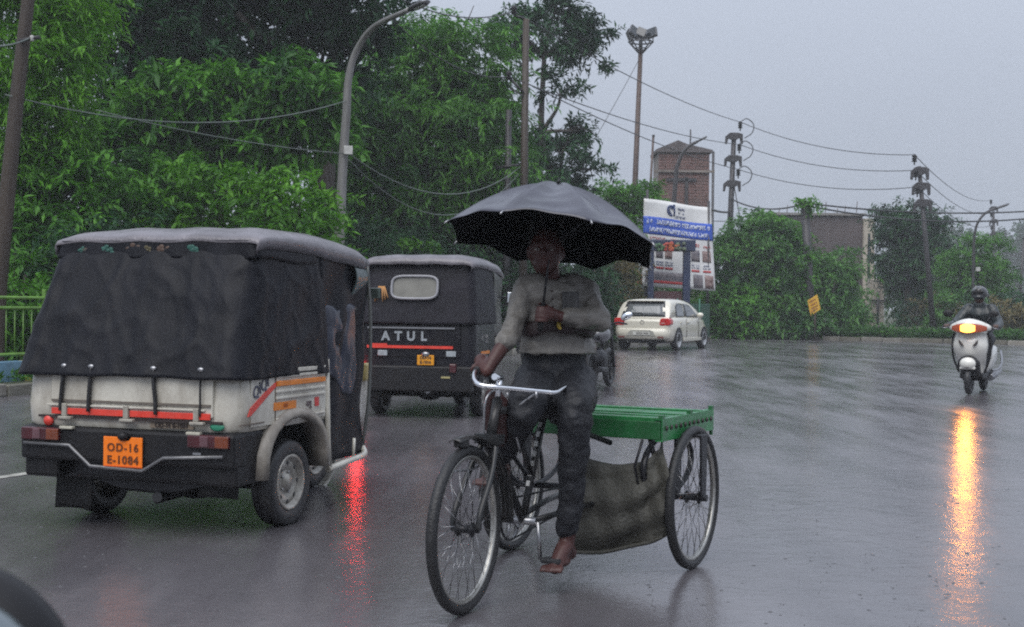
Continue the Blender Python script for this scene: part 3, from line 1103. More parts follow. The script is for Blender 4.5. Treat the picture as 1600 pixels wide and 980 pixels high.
wire('second thin wire drooping from the street lamp to the dark pole', W(545, 250, 26.4), W(812, 270, 35.3), 1.1, .012, cable_light)
wire('faint stay wire of the floodlight mast', W(1000, 90, 60), W(925, 225, 58), .05, .014)
wire('long wire low across the gap behind the banner', W(1100, 345, 66), W(1260, 340, 66), .1, .02)

# ------------------------------------------------------------------ buildings
brick_m = M('brick_red', (.15, .078, .068), .7, 0, .4, 3, .6, 18, dirt=.65, dirtcol=(.10, .075, .065))
conc_m = M('old_concrete', (.20, .17, .15), .7, 0, .3, 1.5, .5, 8, dirt=.6, dirtcol=(.08, .065, .055))
dark_wall = M('dark_brown_wall', (.075, .058, .058), .7, 0, .35, 1.2, .4, 6, dirt=.5, dirtcol=(.03, .03, .03), stretch=(1, 1, .4))  # dark brown base colour with uneven darker patches
cream_wall = M('cream_wall', (.45, .40, .33), .7, 0, .15, 1.5, .3, 8, dirt=.75, dirtcol=(.10, .075, .06), stretch=(1.5, 1.5, .3))

Yb = 72
k = Yb / FOC
b = foot(1066, Yb, 0)
t = thing('brick_tower', 'narrow red brick tower with a small gabled roof above the banner', 'building', b)
w2 = 40 * k
zt = W(1066, 238, Yb).z
core = MB()
core.box((0, 1.4, zt / 2), (2 * w2 - .05, 2.8, zt))
core.build('wall', conc_m, t)
# brick courses on the upper storey, seen as courses of separate bricks at this distance joined
bk = MB()
rn = random.Random(2)
zb0 = W(1066, 330, Yb).z
nz = int((zt - zb0) / .16)
for i in range(nz):
    z = zb0 + (i + .5) * .16
    off = (i % 2) * .2
    x = -w2 + .0
    while x < w2 - .05:
        wd = min(.40, w2 - x) if x > -w2 else .4 - off
        if wd > .06:
            bk.box((x + wd / 2, -.02 + rn.uniform(-.012, .012), z), (wd - .025, .06, .14))
        x += wd
tag(bk.build('brick', brick_m, t, recalc=False), kind='stuff')
mb = MB()
mb.prism([(-w2 - .12, zt - .02), (w2 + .12, zt - .02), (w2 + .15, zt + .12), (w2 * .1, zt + .42), (-w2 * .25, zt + .62), (-w2 - .15, zt + .12)], (-.2, 2.9), 'y')
mb.build('roof', M('tower_roof', (.09, .075, .075), .6, 0, .3, 3), t)
mb = MB()
mb.box((0, -.1, W(1066, 268, Yb).z), (2 * w2 + .5, .14, .12))
mb.build('ledge', conc_m, t)
mb = MB()
mb.box((-w2 * .1, -.1, W(1066, 281, Yb).z), (1.6, .1, .14))
mb.box((w2 * .1, -.1, W(1066, 300, Yb).z), (.16, .1, 1.6))
mb.build('timber_frame', pole_dark, t)
mb = MB()
mb.rod((w2 + .18, -.1, 0), (w2 + .18, -.1, zt + .05), .07, 6)
mb.build('drain_pipe', pole_dark, t)
mb = MB()
mb.rod((w2 * .3, .6, zt + .2), (w2 * .3, .6, zt + 1.3), .04, 6)
mb.build('roof_rod', pole_dark, t)

Yb = 76
k = Yb / FOC
xl, xr = W(1210, 400, Yb).x, W(1347, 400, Yb).x
zt = W(1300, 337, Yb).z
b = V((xl + xr) / 2, Yb, 0)
t = thing('walled_building', 'flat roofed building with a dark side wall and a cream end', 'building', b)
hw = (xr - xl) / 2
mb = MB()
mb.box((0, 3, zt / 2), (2 * hw, 6, zt))
mb.build('wall', dark_wall, t, label='dark side wall')
mb = MB()
mb.box((0, 3, zt + .07), (2 * hw + .3, 6.3, .14))
mb.build('roof', M('roof_slab', (.22, .21, .2), .6, dirt=.5), t)
e = (W(1365, 400, Yb).x - xr)
mb = MB()
mb.box((hw + e / 2, 2.6, (zt - .15) / 2), (e, 5.6, zt - .15))
mb.build('end_wall', cream_wall, t, label='cream plastered end wall')
mb = MB()
z0, z1 = W(1355, 440, Yb).z, W(1355, 365, Yb).z
mb.box((hw + e * .5, -.21, (z0 + z1) / 2), (.14, .03, z1 - z0))
mb.build('window', dark_glass, t)
for k_ in range(9):
    mb = MB()
    x = -hw + .3 + k_ * .55
    mb.rod((x, .4 + (k_ % 2) * .5, zt + .1), (x + .05, .4 + (k_ % 2) * .5, zt + .45 + .2 * (k_ % 3)), .022, 5)
    mb.build('roof_rod', rust, t)
Yb = 70
b = foot(1370, Yb, 0)
t = thing('wall', 'stained cream wall pier standing below the cream ended building', 'wall', b)
x0, x1 = W(1360, 440, Yb).x - b.x, W(1382, 440, Yb).x - b.x
zt = W(1370, 436, Yb).z
mb = MB()
mb.box(((x0 + x1) / 2, .4, zt / 2), (x1 - x0, .8, zt))
mb.build('pier', cream_wall, t, bevel=.05)
mb = MB()
zc = W(1370, 470, Yb).z
mb.rod(((x0 + x1) / 2, -.1, 0), ((x0 + x1) / 2, -.1, zc + .5), .06, 6)
mb.box(((x0 + x1) / 2, -.1, zc), (x1 - x0 + .1, .1, .09))
mb.build('iron_bar', pole_dark, t)

# low ruined wall / heap of slabs by the kerb
b = foot(1400, 58, 0.12)
t = thing('low_wall', 'low dark stone wall along the verge left of the scooter', 'wall', b)
rn = random.Random(8)
for i in range(9):
    mb = MB()
    mb.box((0, 0, 0), (.5, .35, .28), None, .92)
    s = mb.build('stone', conc_m if i % 3 else dark_wall, t, bevel=.03)
    s.location = ((i - 4) * .52, rn.uniform(-.05, .05), .2 + rn.uniform(-.04, .06))
    s.rotation_euler = (0, rn.uniform(-.06, .06), rn.uniform(-.1, .1))

# ------------------------------------------------------------------ banner and booth frame
Yb = 50.0
kx = Yb / FOC
b = foot(1062, Yb, .13)
ban_c = W(1062, 382, Yb)
t = thing('banner_hoarding', 'large white and blue printed banner stretched on a frame above the white car', 'hoarding', b)
cor = {'tl': W(1006, 310, Yb) - b, 'tr': W(1111, 325, Yb + .6) - b, 'bl': W(1003, 447, Yb) - b, 'br': W(1118, 455, Yb + .6) - b}


def ban(u, v, d=0.0):
    """u along the banner, v down it"""
    p = lerp(lerp(cor['tl'], cor['tr'], u), lerp(cor['bl'], cor['br'], u), v)
    return p + V(0, -d + .03 * math.sin(u * 9 + v * 5) * math.sin(v * 7 + 1), .02 * math.sin(u * 7) * (1 - v))


flex = M('banner_vinyl', (.74, .74, .73), .32, 0, .06, 1.5, dirt=.25, dirtcol=(.4, .4, .4))
ban_blue = M('banner_blue', (.035, .10, .50), .3, 0, .12, 2)
ban_red = M('banner_red', (.45, .03, .03), .35, 0, .2, 3)
ban_orange = M('banner_orange', (.72, .14, .03), .35, 0, .2, 3)
ban_text = M('banner_text_pale', (.62, .66, .75), .4)
ban_navy = M('banner_navy', (.02, .045, .16), .35, 0, .2, 3)
ban_photo = M('banner_photo_print', (.07, .02, .025), .35, 0, .3, 9, col2=(.40, .30, .27))
ban_photo2 = M('banner_photo_dark', (.05, .055, .08), .35, 0, .3, 5, col2=(.26, .22, .22))
booth_blue = M('booth_blue', (.016, .028, .075), .4, 0, .25, 3, dirt=.4, dirtcol=(.03, .03, .05))
mb = MB()
mb.grid(lambda u, v: ban(u, v), 18, 20, .004)
sheet = mb.build('sheet', flex, t)


def patch(u0, u1, v0, v1, mat, name, d=.012, n=6):
    m_ = MB()
    m_.grid(lambda u, v: ban(lerp(u0, u1, u), lerp(v0, v1, v), d), n, max(1, n // 2), .004)
    return m_.build(name, mat, sheet)


def glyph_line(u0, u1, v0, v1, mat, n, seed, name='lettering', d=.02, red=0):
    """a line of small rounded characters, too small to be read"""
    rn_ = random.Random(seed)
    m_ = MB()
    for i in range(n):
        if rn_.random() < .13:
            continue
        uc = lerp(u0, u1, (i + .5) / n)
        du = (u1 - u0) / n * .38
        vc, dv = (v0 + v1) / 2, (v1 - v0) / 2 * rn_.uniform(.8, 1)
        a0 = rn_.uniform(0, 6)
        pts = [ban(uc + du * math.cos(a0 + q * .85), vc + dv * math.sin(a0 + q * .85), d) for q in range(6 + rn_.randrange(2))]
        m_.tube(pts, (v1 - v0) * 3.3 * .09, 4)
    return tag(m_.build(name, mat, sheet), kind='stuff')


patch(.0, 1, .20, .40, ban_blue, 'blue_band', n=16)
glyph_line(.05, .96, .225, .285, ban_text, 34, 1)
glyph_line(.09, .93, .315, .375, ban_text, 30, 2)
# emblem: two arcs and a figure, beside stacked words
m_ = MB()
m_.tube([ban(.40 + .05 * math.cos(a), .10 + .055 * math.sin(a), .02) for a in [1.2 + q * .35 for q in range(15)]], .035, 5)
m_.tube([ban(.40 + .022 * math.cos(a), .10 + .035 * math.sin(a), .02) for a in [1.4 + q * .4 for q in range(12)]], .025, 5)
m_.tube([ban(.445, .05, .02), ban(.45, .1, .02), ban(.445, .16, .02)], .032, 5)
m_.ell(ban(.445, .035, .02), (.045, .02, .045), 8, 6)
m_.build('emblem', ban_navy, sheet)
glyph_line(.50, .60, .055, .085, ban_navy, 5, 3)
glyph_line(.51, .59, .10, .13, ban_navy, 4, 4)
glyph_line(.46, .64, .15, .18, ban_navy, 7, 5)
glyph_line(.03, .75, .425, .455, ban_red, 22, 6)
for i in range(5):
    u0 = .06 + i * .125 if i < 3 else .68 + (i - 3) * .16
    patch(u0, u0 + (.10 if i < 3 else .12), .53, .665, [ban_photo, ban_photo2, ban_photo, ban_photo2, ban_photo][i], 'printed_photo')
    glyph_line(u0, u0 + .11, .70, .72, ban_navy, 8, 10 + i)
    glyph_line(u0, u0 + .11, .73, .75, ban_navy, 8, 20 + i)
    patch(u0, u0 + .11, .765, .79, ban_red, 'red_caption')
patch(.04, .57, .82, .955, ban_photo2, 'printed_photo')
patch(.12, .55, .925, .955, ban_red, 'red_caption', .02)
patch(.70, .83, .82, .98, ban_photo2, 'printed_photo')
patch(.86, .98, .82, .98, ban_photo, 'printed_photo')
glyph_line(.72, .80, .45, .49, ban_red, 3, 40)
glyph_line(.86, .96, .47, .50, ban_red, 5, 41)
for px, py in ((1012, 470), (1108, 470)):
    mb = MB()
    q = W(px, 300 if px < 1050 else 318, Yb + .5) - b
    mb.rod((q.x, q.y + .1, -.1), (q.x, q.y + .1, q.z + .1), .05, 8)
    mb.build('support_pole', pole_dark, t)

# blue booth frame standing in front of the banner
Yb = 49.0
b = foot(1045, Yb, .13)
t = thing('booth_frame', 'dark blue steel booth frame with red and green lamps before the banner', 'booth', b)


def q(px, py):
    return W(px, py, Yb) - b


for px, w in ((1017, 9), (1073, 11)):
    p = q(px, 392)
    mb = MB()
    mb.box((p.x, 0, p.z / 2), (w * Yb / FOC, .3, p.z))
    mb.build('post', booth_blue, t, bevel=.02)
mb = MB()
a, c = q(1012, 392), q(1086, 392)
mb.box(((a.x + c.x) / 2, .05, a.z + .2), (c.x - a.x, .5, .42))
mb.build('lintel', booth_blue, t, bevel=.03)
for px, mt in ((1030, M('garland_green', (.05, .12, .05), .6, 0, .5, 20)), (1042, M('garland_red', (.35, .05, .03), .6, 0, .5, 20)), (1052, M('garland_orange', (.42, .10, .03), .6, 0, .5, 20)), (1062, M('garland_dull', (.10, .13, .08), .6, 0, .5, 20))):
    p = q(px, 386)
    mb = MB()
    for n_ in range(9):
        mb.ell(p + V(random.Random(px + n_).uniform(-.16, .16), -.24, random.Random(px * 3 + n_).uniform(-.13, .13)), (.08, .06, .07), 7, 5)
    mb.build('garland', mt, t)
mb = MB()
p0, p1 = q(1022, 455), q(1066, 455)
mb.box(((p0.x + p1.x) / 2, .1, p0.z - .5), (p1.x - p0.x, .06, 1.0))
mb.build('counter_panel', M('booth_maroon', (.08, .025, .03), .5, dirt=.4), t)

# narrow printed strip and blue sheet left of the banner
b = foot(1000, 50.3, .13)
t = thing('banner_strip', 'narrow white and orange banner strip left of the blue booth frame', 'banner', b)
c0, c1 = W(1001, 392, 50.3) - b, W(1008, 392, 50.3) - b
d0, d1 = W(993, 447, 50.3) - b, W(1006, 452, 50.3) - b
mb = MB()
mb.grid(lambda u, v: lerp(lerp(c0, c1, u), lerp(d0, d1, u), v) + V(0, .02 * math.sin(v * 9), 0), 4, 10, .015)
s2 = mb.build('sheet', flex, t)
mb = MB()
mb.grid(lambda u, v: lerp(lerp(c0, c1, u), lerp(d0, d1, u), .62 + .3 * v) + V(0, -.03, 0), 2, 4, .004)
mb.build('orange_print', ban_orange, s2)
for v in (.1, .2, .3, .4, .5):
    mb = MB()
    mb.tube([lerp(lerp(c0, c1, u), lerp(d0, d1, u), v) + V(0, -.035, 0) for u in (.2, .85)], .03, 4)
    mb.build('print_line', ban_navy, s2)
mb = MB()
for x in (c0.x, c1.x):
    mb.rod((x, .05, -.1), (x, .05, c0.z + .1), .025, 6)
mb.build('support_pole', pole_dark, t)
b = foot(975, 50.8, .13)
t = thing('tarpaulin', 'hanging dark blue tarpaulin sheet left of the narrow banner strip', 'tarpaulin', b)
c0, c1 = W(950, 395, 50.8) - b, W(992, 392, 50.8) - b
mb = MB()
mb.grid(lambda u, v: lerp(c0, c1, u) + V(0, .06 * math.sin(u * 12), -v * 1.1 - .1 * math.sin(u * 3)), 14, 8, .015)
mb.build('sheet', booth_blue, t)
mb = MB()
mb.rod((c0.x, .04, c0.z), (c1.x, .04, c1.z), .03, 6)
mb.rod((c0.x, .04, 0), (c0.x, .04, c0.z), .03, 6)
mb.build('support_pole', pole_dark, t)

# green metal sheet fence below the banner
b = foot(1030, 48.5, .13)
t = thing('sheet_fence', 'dark green metal sheet fence behind the white car', 'fence', b)
gm = M('fence_green', (.012, .06, .04), .45, 0, .3, 3, dirt=.3)
x0, x1 = W(955, 470, 48.5).x - b.x, W(1110, 470, 48.5).x - b.x
n = 9
for i in range(n):
    mb = MB()
    wd = (x1 - x0) / n
    mb.box((x0 + (i + .5) * wd, .0 + .01 * (i % 2), .62), (wd - .03, .03, 1.2))
    mb.build('sheet_panel', gm, t)
for i in range(0, n + 1, 2):
    mb = MB()
    mb.rod((x0 + i * (x1 - x0) / n, -.05, 0), (x0 + i * (x1 - x0) / n, -.05, 1.4), .03, 6)
    mb.build('post', M('fence_green_light', (.03, .14, .09), .45), t)

# small hanging signs
b = foot(806, 41, .13)
t = thing('hanging_sign', 'small white green and red sign board beside the rider head', 'sign', b)
p = W(803, 408, 38.5) - b
mb = MB()
mb.rod((p.x + .02, p.y + .06, -.1), (p.x + .02, p.y + .06, p.z + .4), .03, 6)
mb.build('post', pole_dark, t)
h = 32 * 38.5 / FOC
w_ = 12 * 38.5 / FOC
for i, (f0, f1, mt) in enumerate(((-.5, -.25, M('sign_red', (.6, .06, .03), .4)), (-.25, .12, M('sign_green', (.03, .30, .10), .4)), (.12, .5, M('sign_white', (.55, .58, .55), .4)))):
    mb = MB()
    mb.box((p.x, p.y, p.z + (f0 + f1) / 2 * h), (w_, .03, (f1 - f0) * h))
    mb.build('sign_band', mt, t)
mb = MB()
for i in range(3):
    mb.box((p.x + (-.02 if i % 2 else .03), p.y - .018, p.z + (.2 + i * .1) * h), (w_ * .5, .006, h * .05))
mb.build('lettering', ink, t)

b = foot(1274, 51.5, .13)
t = thing('warning_sign', 'tilted yellow square sign on a thin post before the vines', 'sign', b)
sp = W(1271, 477, 51.5) - b
mb = MB()
mb.rod((0, .05, -.1), (0.0, .05, sp.z + .1), .04, 6)
mb.build('post', rust, t)
mm = Matrix.Rotation(R(-24), 3, 'Y')
s_ = 20 * 51.5 / FOC
shear = [(-9.5, 7), (5.5, 17), (11, -6), (-4.5, -17)]
mb = MB()
kk = 51.5 / FOC
mb.prism([(sp.x + x * kk, sp.z + y * kk) for x, y in shear], (-.03, 0), 'y')
mb.build('board', M('sign_yellow', (.62, .36, .03), .4, 0, .2, 12, dirt=.25, dirtcol=(.3, .15, .05)), t)
for i, (x, y, w_) in enumerate(((-2, 7, 9), (0, 2, 9), (1.5, -3, 9), (1, -8, 6))):
    mb = MB()
    rn = random.Random(i)
    for j in range(4):
        mb.box((sp.x + (x + (j - 1.5) * 2.6) * kk, -.038, sp.z + (y + (j - 1.5) * 1.5) * kk), (1.7 * kk, .008, rn.uniform(1.6, 2.6) * kk), mm)
    mb.build('lettering', M('sign_ink', (.22, .04, .02), .5), t)
# pale rag bundle at its foot
b = foot(1288, 52.4, .13)
mb = MB()
rn = random.Random(4)
for i in range(7):
    mb.ell((rn.uniform(-.25, .25), rn.uniform(-.15, .15), .15 + rn.uniform(0, .5)), (rn.uniform(.1, .2), .15, rn.uniform(.08, .16)), 10, 7)
o = mb.build('rag_bundle', M('pale_rag', (.34, .36, .33), .6, 0, .4, 9, .5, 20), None)
o.location = b
md = o.modifiers.new('join', 'REMESH')
md.mode = 'VOXEL'
md.voxel_size = .04
tag(o, 'pale plastic rag bundle in the bush right of the yellow sign', 'rag bundle')

# ------------------------------------------------------------------ railing at the left edge
rail_g = M('rail_paint', (.12, .26, .035), .45, 0, .3, 6, dirt=.5, dirtcol=(.05, .05, .02))
YR0, YR1 = 13.5, 24.0


def rl(y, z, o=.75):
    return V(kerb_x(y) - o * .92, y + o * .38, z)


base = rl(18, 0)
t = thing('railing', 'green painted metal railing along the left footpath', 'railing', base)
n = 6
for i in range(n + 1):
    y = lerp(YR0, YR1, i / n)
    mb = MB()
    mb.box(rl(y, .85) - base, (.05, .05, 1.1))
    mb.build('post', rail_g, t, bevel=.006)
for z in (1.28, 1.14, .5):
    mb = MB()
    mb.rod(rl(YR0, z) - base, rl(YR1, z) - base, .024, 8)
    mb.build('rail', rail_g, t)
bar = None
nb = 70
for i in range(nb):
    y = lerp(YR0, YR1, (i + .5) / nb)
    if bar is None:
        mb = MB()
        mb.rod((0, 0, .5), (0, 0, 1.14), .009, 6)
        bar = mb.build('bar', rail_g, t)
        c_ = bar
    else:
        c_ = copy_part(bar, t)
    c_.location = rl(y, 0) - base
# painted low wall below it
t = thing('low_wall', 'low footpath wall painted in blue and yellow blocks under the railing', 'wall', base)
wb = [M('wall_blue', (.12, .24, .34), .5, 0, .2, 5, dirt=.5), M('wall_yellow', (.42, .36, .06), .5, 0, .2, 5, dirt=.5)]
nb = 13
for i in range(nb):
    y0, y1 = lerp(YR0, YR1, i / nb), lerp(YR0, YR1, (i + 1) / nb)
    a, c = rl(y0, .0) - base, rl(y1, .0) - base
    mb = MB()
    d = (c - a)
    mb.box((a + c) / 2 + V(0, 0, .2), (d.length - .015, .16, .42), rotz(math.atan2(d.y, d.x)))
    mb.build('block', wb[(i + 1) % 2], t, bevel=.012)

# ------------------------------------------------------------------ wheels
def car_wheel(parent, x, y, r, w, rim_r, mat_rim, out=1, name='wheel', dish=.03, holes=8):
    """out: +1 the outer face looks to +x"""
    wl_ = bpy.data.objects.new(name, None)
    COL.objects.link(wl_)
    wl_.parent = parent
    wl_.location = (x, y, r)
    mb = MB()
    h = w / 2
    mb.lathe([(rim_r * .98, -h * .8), (rim_r * 1.08, -h * .95), (r * .9, -h), (r * .975, -h * .8), (r, -h * .5), (r * .992, -h * .28), (r, -h * .22), (r, h * .22), (r * .992, h * .28), (r, h * .5), (r * .975, h * .8), (r * .9, h), (rim_r * 1.08, h * .95), (rim_r * .98, h * .8)], 32, 'x')
    mb.build('tyre', black_rubber, wl_)
    mb = MB()
    f = out * h
    mb.lathe([(0, f * .75), (rim_r * .28, f * .72), (rim_r * .33, f * .45), (rim_r * .5, f * .4), (rim_r * .62, f * .62), (rim_r * .78, f * .55), (rim_r * .86, f * .5), (rim_r * .92, f * .93), (rim_r * 1.03, f * .96), (rim_r, f * .7), (rim_r * .97, -f * .8)], 32, 'x')
    mb.build('rim', mat_rim, wl_)
    mb = MB()
    for k in range(holes):
        a = 2 * PI * k / holes
        mb.ell((f * .6, rim_r * .7 * math.cos(a), rim_r * .7 * math.sin(a)), (.004, rim_r * .09, rim_r * .09), 8, 5)
    tag(mb.build('vent_hole', black_rubber, wl_), kind='stuff')
    mb = MB()
    for k in range(5):
        a = 2 * PI * k / 5
        mb.rod((f * .4, rim_r * .38 * math.cos(a), rim_r * .38 * math.sin(a)), (f * .62, rim_r * .38 * math.cos(a), rim_r * .38 * math.sin(a)), rim_r * .045, 6)
    tag(mb.build('wheel_nut', steel, wl_), kind='stuff')
    return wl_


def plan_path(hw, y0, y1l, y1r, rad, n=6):
    """left side, round the rear, right side: list of (x, y)"""
    P = []
    for i in range(n + 1):
        P.append((-hw, lerp(y1l, y0 + rad, i / n)))
    for i in range(1, n + 1):
        a = PI + (PI / 2) * i / n
        P.append((-hw + rad + rad * math.cos(a), y0 + rad + rad * math.sin(a)))
    for i in range(1, 2 * n + 1):
        P.append((lerp(-hw + rad, hw - rad, i / (2 * n)), y0))
    for i in range(1, n + 1):
        a = -PI / 2 + (PI / 2) * i / n
        P.append((hw - rad + rad * math.cos(a), y0 + rad + rad * math.sin(a)))
    for i in range(1, n + 1):
        P.append((hw, lerp(y0 + rad, y1r, i / n)))
    return P


def resample(P, m):
    P = [Vector(p) for p in P]
    L_ = [0]
    for a, b_ in zip(P, P[1:]):
        L_.append(L_[-1] + (b_ - a).length)
    out = []
    j = 0
    for k in range(m + 1):
        s_ = L_[-1] * k / m
        while j < len(P) - 2 and L_[j + 1] < s_:
            j += 1
        t = (s_ - L_[j]) / max(1e-9, L_[j + 1] - L_[j])
        out.append(P[j].lerp(P[j + 1], min(1, max(0, t))))
    return out


def fold_noise(s, v, seed):
    """cloth folds: long soft vertical creases plus sagging diagonals"""
    n = mnoise.noise
    a = n((s * 6 + seed * 7, v * .9, seed)) * .9 + n((s * 17 + seed, v * 1.8, seed + 3)) * .4
    b_ = n((s * 3.5 + v * 2.6, v * 3.1 - s * 3, seed)) * .8 + n((s * 9 - v * 5, v * 6 + s * 4, seed + 9)) * .25
    cr_ = (1 - abs(n((s * 4.2 + v * 1.6, v * 2.2 - s * 1.5, seed + 5))) * 2.2) ** 3 * .5 if abs(n((s * 4.2 + v * 1.6, v * 2.2 - s * 1.5, seed + 5))) < .45 else 0
    c2 = max(0, 1 - abs(n((s * 8 - v * 2.5, v * 3 + s * 2, seed + 12))) * 5) ** 2 * .3
    return (a * (.3 + .7 * v) * .6 + b_ * math.sin(PI * min(1, v * 1.05)) * .5 + (cr_ + c2) * min(1, v * 4))


def curtain(root, top, bot, ztop, zbot, mat, seed, amp=.016, name='curtain', nu=150, nv=40, wave=.012):
    T, B = resample(top, nu), resample(bot, nu)

    def f(u, v):
        i = min(nu, int(round(u * nu)))
        p = T[i].lerp(B[i], v ** .92)
        i0, i1 = max(0, i - 1), min(nu, i + 1)
        t = (T[i1] - T[i0])
        t = t.normalized() if t.length > 1e-9 else Vector((1, 0))
        nrm = Vector((t.y, -t.x))
        d = amp * fold_noise(u * 3.2, v, seed) * min(1, v * 6)
        z = lerp(ztop, zbot, v) + wave * mnoise.noise((u * 14, seed, 0)) * v
        q_ = p + nrm * d
        return (q_.x, q_.y, z)
    mb = MB()
    mb.grid(f, nu, nv, .006)
    return mb.build(name, mat, root, recalc=False)


def roof_cloth(root, hw, secs, mat, edge_drop=.05, name='hood', nx=28, seed=1.0):
    """secs: (y, z at the edge, z at the crown, half width factor)"""
    rings = []
    for (y, ze, zt, k) in secs:
        row = []
        for i in range(nx + 1):
            u = -1 + 2 * i / nx
            x = hw * k * math.copysign(abs(math.sin(u * PI / 2)) ** .9, u)
            h = (max(0, 1 - abs(math.sin(u * PI / 2)) ** 5)) ** .55
            z = lerp(ze, zt, h) + .005 * math.sin(x * 17 + y * 9 + seed) * h + .004 * math.sin(y * 26 + seed) * h
            if abs(u) == 1:
                z -= edge_drop * .2
            row.append((x, y, z))
        rings.append([(row[0][0] * .985, row[0][1], row[0][2] - edge_drop)] + row + [(row[-1][0] * .985, row[-1][1], row[-1][2] - edge_drop)])
    mb = MB()
    mb.loft(rings, closed=False, cap=False)
    return mb.build(name, mat, root, solid=.008)


def auto_shell(root, Wd, z0, z1, body, y1=1.02, name='body'):
    """rear tub with rounded corners"""
    hw = Wd / 2
    rings = []
    for z, g, dy in ((z0, -.01, .01), (z0 + .02, .0, 0), (z0 + .12, .008, -.004), (z1 - .05, .0, .012), (z1, -.012, .03)):
        P = plan_path(hw + g, 0.02 + dy, y1, y1, .11)
        rings.append([(x, y, z) for x, y in P])
    mb = MB()
    mb.loft(rings, closed=False, cap=False)
    n = len(rings[0])
    mb.add(rings[0], [tuple(range(n))])
    mb.add(rings[-1], [tuple(range(n))])
    for q_ in (0, n - 1):
        pass
    mb.add([rings[0][0], rings[0][-1], rings[-1][-1], rings[-1][0]], [(0, 1, 2, 3)])
    return mb.build(name, body, root)


def mirror_part(root, p, sz, mat_face, stalk, yaw=0.0):
    mb = MB()
    mb.box((0, 0, 0), (sz[0], .04, sz[1]), None)
    o = mb.build('mirror', black_plastic, root, bevel=.015, seg=3)
    o.location = p
    o.rotation_euler = (0, 0, yaw)
    mb = MB()
    mb.box((0, -.023, 0), (sz[0] * .88, .008, sz[1] * .85))
    mb.build('mirror_glass', mat_face, o, bevel=.003)
    mb = MB()
    mb.tube([V(0, .02, 0), V(*stalk) * .5 + V(0, .03, 0), V(*stalk)], .012, 6)
    mb.build('mirror_stalk', black_metal, o)
    return o


mirror_face = M('mirror_face', (.32, .40, .36), .08, .9, .2, 4)
dark_brown = M('muddy_brown', (.09, .075, .06), .5, 0, .3, 8, dirt=.5)

# ================================================================== cream auto rickshaw
A1 = thing('auto_rickshaw', 'cream three wheeled auto rickshaw with black rain curtains and a grey cloth hood', 'auto rickshaw', (-2.08, 7.24, 0), -.333, 'auto rickshaws')
WD = 1.36
hw = WD / 2
auto_shell(A1, WD, .573, .92, cream)
# tailgate: pressed panel, grooves, straps, hooks
mb = MB()
mb.box((.03, .012, .79), (1.02, .022, .28))
tg = mb.build('tailgate', cream, A1, bevel=.006)
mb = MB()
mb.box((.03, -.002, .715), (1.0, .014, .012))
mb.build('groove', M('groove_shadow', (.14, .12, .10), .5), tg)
mb = MB()
mb.box((.02, .004, .626), (1.16, .012, .013))
mb.build('gap', ink, tg)
mb = MB()
mb.box((.0, -.003, .69), (1.0, .02, .012))
mb.build('rib', cream, tg, bevel=.004)
for x0, x1 in ((-.47, -.005), (.035, .53)):
    mb = MB()
    mb.box(((x0 + x1) / 2, -.004, .657), (x1 - x0, .009, .034))
    mb.build('red_strip', red_sticker, tg, bevel=.002)
for x in (-.38, .015, .45):
    mb = MB()
    mb.box((x, -.006, .665), (.032, .03, .07))
    mb.box((x + .012, -.02, .622), (.085, .03, .016))
    mb.box((x - .012, -.014, .612), (.04, .018, .014))
    mb.build('latch', M('latch_cream', (.38, .36, .31), .4, .1, .2, 30, dirt=.5), tg, bevel=.004)
for x, dx in ((-.40, .02), (-.22, .015), (.20, -.012), (.475, .004)):
    mb = MB()
    r_ = .008 if x > .4 else .016
    mb.tube(curve([(x + dx, -.012, .905), (x + dx * .6, -.02, .82), (x, -.016, .735), (x - dx * .2, -.016, .66)], 4), r_, 6, flat=.6)
    mb.build('rubber_strap', black_rubber, tg)
    mb = MB()
    mb.ell((x + dx, -.02, .905), (.022, .012, .014), 8, 6)
    mb.build('strap_hook', steel, tg)
# sill with reflectors and stickers
mb = MB()
mb.lathe([(0, -.016), (.026, -.014), (.03, 0)], 16, 'y', (-.50, .012, .60))
mb.build('round_reflector', red_sticker, A1)
mb = MB()
mb.ell((.565, .008, .604), (.045, .008, .022), 12, 8)
mb.build('green_sticker', M('green_sticker', (.03, .22, .13), .35, 0, .3, 30), A1)
mb = MB()
mb.box((.285, .014, .602), (.27, .008, .032))
st = mb.build('sill_sticker', M('sill_sticker', (.13, .095, .065), .5, 0, .3, 40, col2=(.25, .2, .15)), A1)
word('OD-16 E-1084', .034, ink, st, frame((.285, .008, .602), (1, 0, 0), (0, 0, 1)), bold=.0006)
# bumper
mb = MB()
mb.box((0, .06, .477), (WD - .01, .14, .185))
bp = mb.build('bumper', black_plastic, A1, bevel=.02)
mb = MB()
mb.tube([(-.64, -.02, .475), (-.34, -.022, .472), (-.2, -.026, .365), (.13, -.026, .355), (.26, -.024, .43), (.62, -.02, .452)], .011, 6)
mb.build('bumper_lip', M('lip_steel', (.16, .16, .165), .4, .6, .2, 20), bp)
for x in (-.36, .44):
    mb = MB()
    mb.box((x, -.016, .568), (.085, .03, .016))
    mb.build('bracket', M('bracket_pale', (.48, .46, .38), .4, dirt=.4), bp, bevel=.004)
mb = MB()
mb.box((.46, -.014, .462), (.05, .012, .012))
mb.build('clip', steel, bp)
for x, s_ in ((-.53, 1), (.53, 1)):
    mb = MB()
    mb.box((x, -.016, .528), (.25, .03, .07))
    tl = mb.build('tail_light', red_lens, A1, bevel=.008)
    mb = MB()
    mb.box((x + .085, -.032, .528), (.08, .01, .06))
    mb.build('indicator_lens', amber_lens, tl, bevel=.004)
    mb = MB()
    mb.box((x - .02, -.0325, .528), (.05, .008, .056))
    mb.build('reverse_lens', M('reverse_lens', (.12, .06, .07), .2, 0, .2, 20), tl, bevel=.004)
mb = MB()
